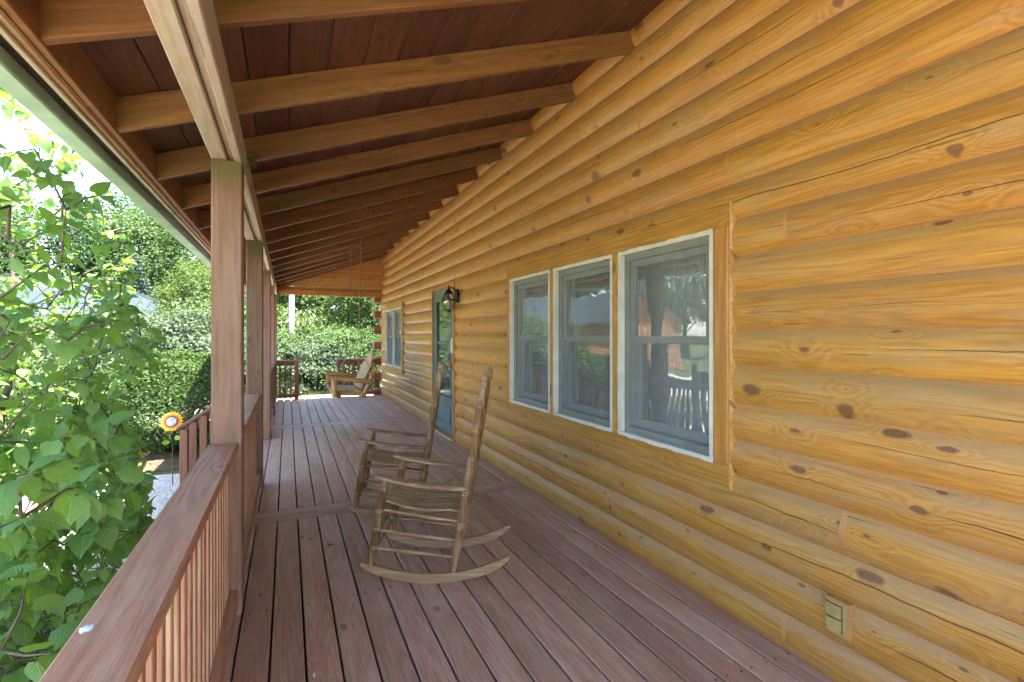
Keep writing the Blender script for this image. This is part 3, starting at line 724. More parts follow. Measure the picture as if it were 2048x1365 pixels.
# eave: sub fascia, fascia, trim, gutter
plank('sub_fascia', (XT - 0.0205, Y0, zb(XT) + 0.075), (XT - 0.0205, 12.62, zb(XT) + 0.075), 0.038, 0.165, 'rafter', roof)
plank('eave_moulding', (XT - 0.047, Y0, zb(XT) - 0.004), (XT - 0.047, 12.62, zb(XT) - 0.004), 0.034, 0.03, 'cap', roof, ch=0.012)
plank('fascia', (XT - 0.066, Y0, zb(XT) + 0.065), (XT - 0.066, 12.62, zb(XT) + 0.065), 0.022, 0.19, 'beam', roof)
plank('drip_board', (XT - 0.118, Y0, zb(XT) + 0.02), (XT - 0.118, 12.62, zb(XT) + 0.02), 0.080, 0.018, 'darkmetal', roof)
gx, gz = -0.93, zb(XT) - 0.045
prof = [(gx + 0.10, gz + 0.11), (gx + 0.10, gz + 0.006), (gx + 0.094, gz), (gx + 0.022, gz), (gx + 0.012, gz + 0.008), (gx + 0.004, gz + 0.045), (gx - 0.02, gz + 0.075), (gx - 0.028, gz + 0.11),
        (gx - 0.022, gz + 0.112), (gx - 0.014, gz + 0.078), (gx + 0.009, gz + 0.047), (gx + 0.017, gz + 0.012), (gx + 0.025, gz + 0.005), (gx + 0.09, gz + 0.005), (gx + 0.095, gz + 0.01), (gx + 0.095, gz + 0.11)]
iobj('gutter', MB().prism(prof, Y0, 12.65), 'green', roof)
# roof covering over porch and house
mb = MB(); xr = 4.9
pa = rp(XT - 0.13, 0, 0.168); pb = rp(xr, 0, 0.168); pc = Vector((2 * xr - pa.x, 0, pa.z))
mb.prism([(pa.x, pa.z), (pb.x, pb.z), (pc.x, pc.z), (pc.x, pc.z + 0.03), (pb.x, pb.z + 0.032), (pa.x, pa.z + 0.03)], Y0 - 0.02, 12.75)
iobj('roof_covering', mb, 'shingle', roof)
# gable boards closing the far end
z = 2.385; YG = 12.545
while z < 3.6:
    z1 = z + 0.196; poly = []
    def clipx(zz): return (zz - 0.13 - 2.54) / SL - 0.2
    xa, xb = -0.215, 2.125
    l0 = max(xa, clipx(z)); l1 = max(xa, clipx(z1 - 0.004))
    if l0 < xb - 0.02:
        poly = [(l0, z), (xb, z), (xb, z1 - 0.004)] + ([(l1, z1 - 0.004)] if l1 < xb else []) 
        if l1 > xa and l0 == xa: poly.append((xa, 2.54 + SL * (xa + 0.2) + 0.13))
        mbg = MB().prism([(x_ - xb, z_ - z) for x_, z_ in poly], -0.011, 0.011)
        Wg = T(xb, YG, z) 
        # grain runs along local Y, so turn the board's own axes
        Rz = Matrix.Rotation(R(90), 4, 'Z')
        mbg.v = [tuple(Rz.inverted() @ Vector(v)) for v in mbg.v]
        obj('gable_board', mbg, 'gable', roof, Wg @ Rz)
    z = z1
plank('gable_header', (-0.21, 12.50, 2.44), (2.12, 12.50, 2.44), 0.038, 0.125, 'gable', roof)

# ------------------------------------------------------------------ posts
def post(y, label):
    t = thing('porch_post', label, 'post', (-0.288, y + 0.07, 0), 0, 'posts carrying the porch beam')
    plank('shaft', (-0.288, y + 0.07, 0.001), (-0.288, y + 0.07, 2.365), 0.142, 0.142, 'post', t, up=(0, 1, 0), ch=0.007, share=False)
    mb = MB(); mb.box(-0.2165, -0.2145, y + 0.02, y + 0.12, 2.372, 2.47)
    obj('bracket', mb, 'beam', t, I4)
    for zz in (0.05, 2.31):
        mb = MB(); mb.lathe((-0.216, y + 0.05, zz), (-0.2145, y + 0.05, zz), [(0, 0.006), (1, 0.005)], 8); obj('screw_head', mb, 'darkmetal', t, I4)
post(2.99, 'nearest square porch post, green stained at its top')
post(5.41, 'second porch post from the camera, at the near side of the steps')
post(7.83, 'third porch post from the camera, standing free on the deck')
post(10.20, 'fourth porch post from the camera, reddish brown')
post(12.44, 'farthest porch post at the end railing')
post(0.55, 'porch post beside the camera') if False else None

# ------------------------------------------------------------------ railings
def railing(p0, p1, label, inward, bal='baluster', other='cap', newel=None):
    """from p0 to p1 on the deck; inward = unit vector to the porch side"""
    p0 = Vector(p0); p1 = Vector(p1); d = (p1 - p0).normalized(); inw = Vector(inward); ln = (p1 - p0).length
    t = thing('porch_railing', label, 'railing', tuple((p0 + p1) / 2), 0, 'porch railings')
    Z = lambda q: Vector((0, 0, q))
    plank('rail_cap', p0 + Z(0.881), p1 + Z(0.881), 0.138, 0.038, other, t, ch=0.006)
    plank('top_rail', p0 + Z(0.815) - inw * 0.03, p1 + Z(0.815) - inw * 0.03, 0.038, 0.088, 'redrail', t)
    plank('bottom_rail', p0 + Z(0.09) + inw * 0.047, p1 + Z(0.09) + inw * 0.047, 0.038, 0.088, 'cap' if other == 'cap' else other, t)
    n = int(ln / 0.097)
    for i in range(n):
        q = p0 + d * (ln * (i + 0.5) / n + random.uniform(-0.004, 0.004)) + inw * 0.009
        plank('baluster', q + Z(0.03), q + Z(0.8615), 0.037, 0.037, bal, t, up=tuple(d), ch=0.003)
    if newel is not None:
        nv = Vector(newel); plank('newel', nv + Z(0.0), nv + Z(0.861), 0.088, 0.088, other, t, up=(0, 1, 0))
XRAIL = -0.303
railing((XRAIL, Y0, 0), (XRAIL, 2.989, 0), 'weathered railing in the foreground ending at the nearest post', (1, 0, 0))
railing((XRAIL, 3.133, 0), (XRAIL, 5.409, 0), 'weathered railing between the nearest and second porch posts', (1, 0, 0))
railing((XRAIL, 7.973, 0), (XRAIL, 10.199, 0), 'red brown railing between the third and fourth porch posts', (1, 0, 0), 'redrail', 'redrail')
railing((XRAIL, 10.343, 0), (XRAIL, 12.439, 0), 'red brown railing between the fourth and farthest porch posts', (1, 0, 0), 'redrail', 'redrail')
railing((-0.214, 12.50, 0), (0.235, 12.50, 0), 'short red brown railing at the far end beside the farthest post', (0, -1, 0), 'redrail', 'redrail', (0.19, 12.435, 0))
railing((1.06, 12.50, 0), (1.93, 12.50, 0), 'red brown railing at the far end behind the swing', (0, -1, 0), 'redrail', 'redrail', (1.10, 12.435, 0))

# ------------------------------------------------------------------ steps and stair railings
st = thing('porch_steps', 'wooden steps leading down from the porch between the second and third posts', 'steps', (-0.9, 6.7, GZ))
for i in range(3):
    zt = -0.175 * (i + 1); xc = -0.36 - 0.14 - 0.28 * i
    for q in (-0.07, 0.07):
        plank('tread', (xc + q, 5.56, zt - 0.018), (xc + q, 7.82, zt - 0.018), 0.135, 0.036, 'deck', st)
for y in (5.6, 6.69, 7.78):
    mb = MB().prism([(-0.36, -0.06), (-0.36, -0.35), (-1.2, GZ), (-1.22, GZ), (-1.22, -0.60), (-0.92, -0.57), (-0.92, -0.39), (-0.64, -0.39), (-0.64, -0.215), (-0.362, -0.215)], y - 0.019, y + 0.019)
    iobj('stringer', mb, 'redrail', st)
def stair_rail(y, label):
    t = thing('stair_railing', label, 'railing', (-0.8, y, GZ), 0, 'stair railings')
    a = Vector((-0.36, y, 0.84)); b = Vector((-1.32, y, 0.20))
    plank('handrail', a + Vector((0, 0, 0.03)), b + Vector((0, 0, 0.03)), 0.138, 0.036, 'stair', t)
    plank('lower_rail', a + Vector((0, 0, -0.05)), b + Vector((0.06, 0, -0.01)), 0.038, 0.088, 'stair', t)
    plank('foot_rail', a + Vector((0, 0, -0.72)), b + Vector((0.06, 0, -0.68)), 0.038, 0.088, 'stair', t)
    plank('newel', (-1.255, y, GZ), (-1.255, y, 0.215), 0.088, 0.088, 'stair', t, up=(0, 1, 0))
    for i in range(7):
        x = -0.44 - i * 0.118; zz = 0.84 + (x + 0.36) * 0.667
        plank('baluster', (x, y - 0.039, zz - 0.80), (x, y - 0.039, zz - 0.01), 0.085, 0.022, 'stair', t, up=(0, 1, 0))
stair_rail(7.90, 'sloping stair railing on the far side of the porch steps')

# ------------------------------------------------------------------ rocking chairs
def rings(base, at, n=3):
    """ring grooves around a turned post: base list of (t,r) plus bumps at fractions in `at`"""
    prof = list(base)
    def rad(t):
        for (t0, r0), (t1, r1) in zip(base[:-1], base[1:]):
            if t0 <= t <= t1: return r0 + (r1 - r0) * (t - t0) / max(1e-6, t1 - t0)
        return base[-1][1]
    for c in at:
        for k in range(n):
            q = c + (k - (n - 1) / 2) * 0.013
            prof += [(q - 0.005, rad(q) * 0.98), (q - 0.0035, rad(q) * 1.12), (q + 0.0035, rad(q) * 1.12), (q + 0.005, rad(q) * 0.80), (q + 0.0064, rad(q) * 0.98)]
    prof.sort(); return prof
CHAIR_MESH = {}
def build_rocking_chair(loc, rz, label):
    t = thing('rocking_chair', label, 'rocking chair', loc, rz, 'slatted wooden rocking chairs on the porch')
    W = WM[t.name]
    def part(name, key, fn, mat, parent=None):
        if key not in CHAIR_MESH: CHAIR_MESH[key] = fn().mesh(name)
        return obj(name, CHAIR_MESH[key], mat, parent or t, W)
    HW = 0.245
    for s in (1, -1):
        y = HW * s
        def rocker():
            mb = MB(); n = 18; Rr = 1.05; vs = []
            for i in range(n + 1):
                x = -0.50 + 0.88 * i / n; zz = Rr - math.sqrt(Rr * Rr - (x + 0.03) ** 2)
                e = min(1.0, min(i, n - i) / 2.4 + 0.38); hh = 0.052 * e
                up = 0.052 - hh if i < n / 2 else (0.052 - hh) * 0.6
                for yy in (-0.015, 0.015): vs += [(x, y + yy, zz + up), (x, y + yy, zz + up + hh)]
            fs = []
            for i in range(n):
                o = 4 * i; q = o + 4
                fs += [(o, q, q + 1, o + 1), (o + 2, o + 3, q + 3, q + 2), (o + 1, q + 1, q + 3, o + 3), (o, o + 2, q + 2, q)]
            fs += [(0, 1, 3, 2), (4 * n, 4 * n + 2, 4 * n + 3, 4 * n + 1)]
            mb.add(vs, fs); return mb
        part('rocker', ('rk', s), rocker, 'rocker')
        def rear():
            base = [(0, 0.013), (0.03, 0.018), (0.10, 0.024), (0.22, 0.025), (0.5, 0.026), (0.86, 0.0235), (0.915, 0.022), (0.925, 0.014), (0.932, 0.026), (0.945, 0.028), (0.952, 0.016), (0.958, 0.024), (0.972, 0.027), (0.985, 0.021), (0.992, 0.008), (1.0, 0.006)]
            return MB().lathe((-0.165, y, 0.055), (-0.362, y, 1.24), rings(base, [0.235, 0.405, 0.56, 0.72, 0.84]), 14)
        part('back_post', ('bp', s), rear, 'chair')
        def front():
            base = [(0, 0.011), (0.04, 0.017), (0.13, 0.024), (0.5, 0.025), (0.9, 0.022), (1.0, 0.018)]
            return MB().lathe((0.325, y, 0.075), (0.235, y, 0.605), rings(base, [0.26, 0.46, 0.66, 0.9]), 14)
        part('front_post', ('fp', s), front, 'chair')
        def arm():
            mb = MB(); n = 12; vs = []
            for i in range(n + 1):
                u = i / n; x = 0.30 - 0.545 * u
                wdt = 0.045 if u < 0.35 else 0.045 - 0.022 * (u - 0.35) / 0.65
                if i == 0: wdt *= 0.45
                if i == 1: wdt *= 0.88
                zc = 0.632 - 0.078 * u - 0.012 * math.sin(u * math.pi); th = 0.011 - 0.003 * (1 if i == 0 else 0)
                yc = y + s * 0.012 * math.sin(u * math.pi)
                for a in range(8):
                    an = 2 * math.pi * a / 8 + math.pi / 8
                    vs.append((x, yc + wdt * 1.08 * max(-0.93, min(0.93, math.cos(an) * 1.2)), zc + th * 1.05 * max(-1, min(1, 1.6 * math.sin(an)))))
            fs = [(i * 8 + (a + 1) % 8, i * 8 + a, (i + 1) * 8 + a, (i + 1) * 8 + (a + 1) % 8) for i in range(n) for a in range(8)]
            mb.add(vs, fs, True); mb.add(vs[:8], [tuple(range(8))]); mb.add(vs[-8:], [tuple(range(7, -1, -1))]); return mb
        part('armrest', ('arm', s), arm, 'chairx')
        for k, (zf, zr, xf, xr_) in enumerate(((0.43, 0.355, 0.265, -0.215), (0.31, 0.245, 0.285, -0.197), (0.205, 0.148, 0.303, -0.18))):
            part('stretcher', ('str', s, k), lambda: MB().lathe((xf, y, zf), (xr_, y, zr), [(0, 0.008), (0.5, 0.0125), (1, 0.008)], 10), 'chairx')
    for k, (x, zz) in enumerate(((0.29, 0.30), (0.305, 0.19), (-0.185, 0.20), (-0.21, 0.36))):
        part('cross_stretcher', ('cs', k), lambda: MB().lathe((x, -HW, zz), (x, HW, zz), [(0, 0.009), (0.5, 0.013), (1, 0.009)], 10), 'chair')
    part('front_board', ('fb',), lambda: MB().box(0.262, 0.284, -HW + 0.02, HW - 0.02, 0.405, 0.455), 'chairx')
    part('rear_board', ('rb',), lambda: MB().box(-0.232, -0.205, -HW + 0.02, HW - 0.02, 0.36, 0.405), 'chairx')
    # seat: contoured slats running front to back
    ns = 13
    for k in range(ns):
        def slat():
            mb = MB(); n = 16; vs = []; yc = (k - (ns - 1) / 2) * (2 * HW - 0.055) / ns * 1.0; hw = (2 * HW - 0.055) / ns * 0.37
            for i in range(n + 1):
                u = i / n; x = 0.29 - 0.50 * u
                zz = 0.482 - 0.085 * u - 0.030 * math.sin(min(1, u * 1.15) * math.pi) - 0.05 * max(0, 1 - u / 0.13) ** 2 + 0.012 * (abs(yc) / HW)
                for (dy, dz) in ((-hw, -0.008), (hw, -0.008), (hw, 0.005), (-hw, 0.005)): vs.append((x, yc + dy, zz + dz))
            fs = [(i * 4 + a, (i + 1) * 4 + a, (i + 1) * 4 + (a + 1) % 4, i * 4 + (a + 1) % 4) for i in range(n) for a in range(4)]
            fs = [tuple(reversed(f)) for f in fs]
            mb.add(vs, fs); mb.add(vs[:4], [(0, 1, 2, 3)]); mb.add(vs[-4:], [(3, 2, 1, 0)]); return mb
        part('seat_slat', ('ss', k), slat, 'chairx')
    # back: crest rail, lower rail and upright slats between the posts
    def bx(zz): return -0.165 - 0.197 * (zz - 0.055) / 1.185
    for k, (zz, hh) in enumerate(((1.07, 0.09), (0.50, 0.05))):
        part('back_rail', ('br', k), lambda: MB().prism([(bx(zz) - 0.010, zz), (bx(zz) + 0.010, zz), (bx(zz + hh) + 0.010, zz + hh), (bx(zz + hh) - 0.010, zz + hh)], -HW + 0.02, HW - 0.02), 'chair')
    for k in range(7):
        yy = (k - 3) * 0.058
        part('back_slat', ('bs', k), lambda: MB().prism([(bx(0.545) - 0.005, 0.545), (bx(0.545) + 0.005, 0.545), (bx(1.07) + 0.005, 1.07), (bx(1.07) - 0.005, 1.07)], yy - 0.019, yy + 0.019), 'chair')
    return t
RZ = math.atan2(0.41, -0.91)
build_rocking_chair((0.843, 3.160, 0.0), RZ, 'nearer wooden rocking chair with paler rockers, in front of the windows')
build_rocking_chair((0.865, 4.304, 0.0), math.atan2(0.26, -0.966), 'farther wooden rocking chair, partly hidden behind the nearer one')

# ------------------------------------------------------------------ porch swing
def build_swing():
    ya, yb = 8.27, 9.42
    t = thing('porch_swing', 'rustic log porch swing hanging on chains near the far end of the porch', 'porch swing', (0.95, (ya + yb) / 2, 0.5))
    def bar(name, p0, p1, r, mat='swing', n=10):
        Ln = (Vector(p1) - Vector(p0)).length
        mb = MB().lathe((0, 0, 0), (0, Ln, 0), [(0, r * 0.8), (0.02, r), (0.98, r), (1, r * 0.8)], n)
        return obj(name, mb, mat, t, frame(p0, p1, (0.1, 0.05, 1)))
    for y in (ya, yb):
        bar('arm', (0.60, y, 0.80), (1.25, y, 0.715), 0.038)
        bar('front_post', (0.67, y + 0.005, 0.50), (0.655, y + 0.005, 0.775), 0.042)
        bar('back_post', (1.10, y + (0.05 if y == ya else -0.05), 0.47), (1.30, y + (0.05 if y == ya else -0.05), 0.95), 0.037)
        bar('side_rail', (0.64, y + (0.075 if y == ya else -0.075), 0.545), (1.14, y + (0.075 if y == ya else -0.075), 0.52), 0.03)
    bar('back_rail', (1.285, ya - 0.02, 0.90), (1.285, yb + 0.02, 0.90), 0.033)
    bar('rear_rail', (1.085, ya - 0.07, 0.515), (1.085, yb + 0.07, 0.515), 0.037)
    bar('front_rail', (0.68, ya + 0.05, 0.535), (0.68, yb - 0.05, 0.535), 0.03)
    for i in range(5):
        x = 0.655 + i * 0.093
        plank('seat_slat', (x, ya + 0.11, 0.592 - i * 0.007), (x, yb - 0.11, 0.592 - i * 0.007), 0.085, 0.022, 'swinggrey', t)
    nb_ = 9; w = (yb - ya - 0.24) / nb_
    for i in range(nb_):
        yc = ya + 0.12 + w * (i + 0.5); u = (i - (nb_ - 1) / 2) / (nb_ / 2)
        top = 1.16 - 0.20 * u * u
        dx = 0.43
        p0 = Vector((1.07, yc, 0.60)); p1 = Vector((1.07 + (top - 0.60) * dx, yc, top))
        plank('back_slat', p0, p1, w - 0.016, 0.02, 'swinggrey', t, up=(-1, 0, dx), ch=0.003)
    # chains
    def link_mesh():
        mb = MB(); pts = []
        for k in range(13):
            a = 2 * math.pi * k / 12; pts.append((0.0085 * math.cos(a), 0, 0.016 + 0.0165 * math.sin(a) + (0.004 if math.sin(a) > 0 else -0.004)))
        mb.tube(pts, 0.0034, 5); return mb.mesh('chain_link')
    LM = link_mesh()
    def chain(p0, p1, every=0.034):
        mb = MB(); p0 = Vector(p0); p1 = Vector(p1); d = p1 - p0; n = max(2, int(d.length / every)); q = d.to_track_quat('Z', 'Y').to_matrix().to_4x4()
        src = [v.co.copy() for v in LM.vertices]; fs = [tuple(p.vertices) for p in LM.polygons]
        for i in range(n):
            Mx = Matrix.Translation(p0 + d * (i / n)) @ q @ Matrix.Rotation(R(90) * (i % 2), 4, 'Z')
            mb.add([Mx @ v for v in src], fs, True)
        c = obj('chain', mb, 'chain', t, I4); c['kind'] = 'stuff'
    for y, yt in ((ya, 8.20), (yb, 9.60)):
        xt = 1.05; ztop = zb(xt); split = Vector((1.03, y, 1.43))
        chain((xt, yt, ztop - 0.05), split); chain(split, (0.68, y, 0.835)); chain(split, (1.24, y, 0.77))
        mb = MB().tube([(xt, yt, ztop + 0.01), (xt, yt, ztop - 0.015), (xt + 0.018, yt, ztop - 0.03), (xt + 0.012, yt, ztop - 0.055), (xt - 0.01, yt, ztop - 0.05)], 0.005, 6)
        obj('hook', mb, 'chain', t, I4)
build_swing()

# ------------------------------------------------------------------ lantern, outlet
def build_lantern():
    y, z = 6.47, 1.93; x = 1.955
    t = thing('wall_lantern', 'black wall lantern with clear glass beside the teal door', 'lantern', (2.09, y, z))
    def P(name, mb, mat): return obj(name, mb, mat, t, I4)
    mb = MB().prism([(y - 0.045, z - 0.03), (y + 0.045, z - 0.03), (y + 0.05, z + 0.05), (y + 0.03, z + 0.13), (y, z + 0.15), (y - 0.03, z + 0.13), (y - 0.05, z + 0.05)], 2.06, 2.088, 'X'); P('back_plate', mb, 'black')
    P('arm', MB().tube([(2.07, y, z + 0.10), (2.03, y, z + 0.155), (1.985, y, z + 0.165), (x, y, z + 0.14)], 0.009, 8), 'black')
    n = 6
    def hexring(r, zz): return [(x + r * math.cos(2 * math.pi * k / n + 0.3), y + r * math.sin(2 * math.pi * k / n + 0.3), zz) for k in range(n)]
    mb = MB(); levels = [(0.012, z + 0.15), (0.03, z + 0.125), (0.055, z + 0.105), (0.058, z + 0.095), (0.035, z + 0.09)]
    vs = []; 
    for r_, zz in levels: vs += hexring(r_, zz)
    mb.add(vs, [(i * n + k, (i + 1) * n + k, (i + 1) * n + (k + 1) % n, i * n + (k + 1) % n) for i in range(len(levels) - 1) for k in range(n)]); P('roof', mb, 'black')
    P('finial', MB().lathe((x, y, z + 0.145), (x, y, z + 0.195), [(0, 0.012), (0.3, 0.008), (0.55, 0.014), (0.8, 0.01), (1, 0.002)], 10), 'black')
    A, Bq, Cq = hexring(0.055, z + 0.088), hexring(0.098, z + 0.0), hexring(0.058, z - 0.135)
    for k in range(n):
        q = (k + 1) % n
        P('pane', (lambda m_: (m_.add([A[k], A[q], Bq[q], Bq[k]], [(0, 3, 2, 1)]), m_)[1])(MB()), 'lampglass')
        P('pane', (lambda m_: (m_.add([Bq[k], Bq[q], Cq[q], Cq[k]], [(0, 3, 2, 1)]), m_)[1])(MB()), 'lampglass')
        P('rib', MB().tube([A[k], Bq[k], Cq[k]], 0.0042, 6), 'black')
    for lv in (A, Bq, Cq): P('band', MB().tube(lv + [lv[0]], 0.006 if lv is Bq else 0.005, 6), 'black')
    P('base_cap', MB().lathe((x, y, z - 0.135), (x, y, z - 0.16), [(0, 0.055), (0.4, 0.03), (1, 0.008)], 8), 'black')
    P('socket', MB().lathe((x, y, z - 0.13), (x, y, z - 0.06), [(0, 0.014), (1, 0.014)], 10), 'white')
    P('bulb', MB().lathe((x, y, z - 0.06), (x, y, z + 0.05), [(0, 0.012), (0.3, 0.024), (0.6, 0.026), (0.85, 0.015), (1, 0.003)], 10), 'lampglass')
build_lantern()

def build_outlet():
    y0, y1, z0, z1 = 1.325, 1.41, 0.225, 0.355; x = 2.083
    t = thing('outlet_cover', 'brass weatherproof outlet cover on a lower log', 'outlet', (2.09, 1.37, 0.29))
    def P(name, mb, mat): return obj(name, mb, mat, t, I4)
    P('mounting_block', MB().box(x - 0.003, 2.12, y0 - 0.012, y1 + 0.005, z0 - 0.006, z1 + 0.008), 'caulk')
    P('plate', MB().box(x - 0.008, x - 0.0035, y0, y1, z0, z1), 'brassdull'); P('gasket', MB().box(x - 0.0095, x - 0.0081, y0 + 0.014, y1 - 0.004, z0 + 0.008, z1 - 0.008), 'bark')
    ym = (y0 + y1) / 2; zm = (z0 + z1) / 2
    for a, b in ((zm + 0.004, z1 - 0.012), (z0 + 0.012, zm - 0.004)):
        mb = MB().box(x - 0.017, x - 0.0085, y0 + 0.018, y1 - 0.008, a, b)
        for q in range(4):
            zz = a + (b - a) * (q + 0.5) / 4; mb.box(x - 0.0185, x - 0.0165, y0 + 0.023, y1 - 0.013, zz - 0.003, zz + 0.003)
        P('flap', mb, 'brassdull')
    for zz in (z1 - 0.008, zm, z0 + 0.008):
        P('screw', MB().lathe((x - 0.0075, y1 - 0.005, zz), (x - 0.0105, y1 - 0.005, zz), [(0, 0.003), (1, 0.0025)], 8), 'darkmetal')
build_outlet()

# ------------------------------------------------------------------ garden ornament
def build_sunflower():
    base = Vector((-1.52, 8.62, GZ)); hz = 0.22
    t = thing('garden_stake', 'painted metal sunflower stake with a silver dial in front of the hedge', 'garden ornament', tuple(base))
    c = Vector((base.x + 0.0, base.y, hz)); d = (Vector((0, 0, CAMH)) - c); d.z = 0.25; d.normalize()
    Wf = Matrix.Translation(c) @ d.to_track_quat('Z', 'Y').to_matrix().to_4x4()
    def petal():
        mb = MB(); vs = []
        for i, (r_, w, zz) in enumerate(((0.06, 0.010, 0.0), (0.09, 0.017, 0.006), (0.118, 0.016, 0.004), (0.137, 0.008, -0.004), (0.146, 0.0008, -0.01))):
            vs += [(-w, r_, zz), (0, r_, zz + 0.004), (w, r_, zz)]
        fs = []
        for i in range(4):
            for k in range(2): fs.append((3 * i + k, 3 * i + k + 1, 3 * i + k + 4, 3 * i + k + 3))
        mb.add(vs, fs); return mb
    for lay in range(2):
        for k in range(20):
            a = 2 * math.pi * (k + 0.5 * lay) / 20; Rz_ = Matrix.Rotation(a, 4, 'Z')
            mb = petal(); mb.v = [tuple(Rz_ @ Vector(v) * (1 - 0.1 * lay) + Vector((0, 0, 0.005 * lay))) for v in mb.v]
            obj('petal', mb, 'petal', t, Wf)
    obj('dial_rim', MB().lathe((0, 0, -0.004), (0, 0, 0.016), [(0, 0.078), (1, 0.074)], 28), plain('rim_brown', (0.16, 0.04, 0.02), 0.4), t, Wf)
    obj('dial', MB().lathe((0, 0, 0.0165), (0, 0, 0.024), [(0, 0.064), (0.6, 0.063), (1, 0.05)], 28), 'dial', t, Wf)
    s_ = c - d * 0.012
    obj('stem', MB().tube([tuple(base + Vector((0.01, 0, -0.05))), (base.x + 0.012, base.y, -0.3), (base.x + 0.01, base.y, -0.1), (base.x - 0.015, base.y, 0.03), tuple(s_)], 0.006, 8), 'black', t, I4)
    for sgn, zz in ((-1, -0.07), (1, -0.02)):
        mb = MB(); vs = []
        for i in range(5):
            u = i / 4; w = 0.035 * math.sin(math.pi * (0.12 + 0.88 * u)); vs += [(0.03 * sgn + sgn * u * 0.09, -w, 0.02 * u), (0.03 * sgn + sgn * u * 0.09, w, 0.02 * u + 0.012)]
        mb.add(vs, [(2 * i, 2 * i + 1, 2 * i + 3, 2 * i + 2) for i in range(4)])
        Wl = Matrix.Translation((base.x, base.y, zz)) @ d.to_track_quat('Z', 'Y').to_matrix().to_4x4()
        obj('tin_leaf', mb, 'tinleaf', t, Wl)
build_sunflower()

# ------------------------------------------------------------------ vegetation
def leaf_cards(C, N, S, aspect=0.55, fold=0.25):
    """C centres (n,3), N normals (n,3), S sizes (n,) -> two-triangle leaf diamonds (as quads)"""
    n = len(C); N = N / np.linalg.norm(N, axis=1, keepdims=True)
    rnd = rng.normal(size=(n, 3)); U = np.cross(N, rnd); U /= np.linalg.norm(U, axis=1, keepdims=True) + 1e-9
    Vv = np.cross(N, U); S = S[:, None]
    P0 = C - U * S * 0.5; P2 = C + U * S * 0.5
    P1 = C + Vv * S * aspect * 0.5 + N * S * fold * 0.3; P3 = C - Vv * S * aspect * 0.5 + N * S * fold * 0.3
    verts = np.stack([P0, P1, P2, P3], 1).reshape(-1, 3)
    return verts, np.arange(4 * n).reshape(-1, 4)

def crown_points(n_cl, per, rx, ry, rz, cz, shell=0.55, spread=0.22, seed=0, low=-0.8, lumps=7):
    r = np.random.default_rng(seed)
    d = r.normal(size=(n_cl * 3, 3)); d /= np.linalg.norm(d, axis=1, keepdims=True); d = d[d[:, 2] > low][:n_cl]
    lump = r.normal(size=(lumps, 3)); lump /= np.linalg.norm(lump, axis=1, keepdims=True); la = r.uniform(-0.22, 0.28, lumps)
    rad = 1 + (np.exp(-((d[:, None, :] - lump[None]) ** 2).sum(2) * 3.0) * la[None]).sum(1)
    rad *= shell + (1 - shell) * r.uniform(0, 1, len(d)) ** 0.5
    c = d * rad[:, None]
    sp = spread * r.uniform(0.5, 1.3, len(d))
    pts = np.repeat(c, per, 0) + r.normal(size=(len(c) * per, 3)) * np.repeat(sp, per)[:, None] * np.array([1, 1, 0.55])
    nrm = np.repeat(d, per, 0) * 0.7 + r.normal(size=(len(c) * per, 3)) * 0.55 + np.array([0, 0, 0.65])
    pts = pts * np.array([rx, ry, rz]); pts[:, 2] += cz
    return pts, nrm, c * np.array([rx, ry, rz]) + np.array([0, 0, cz])

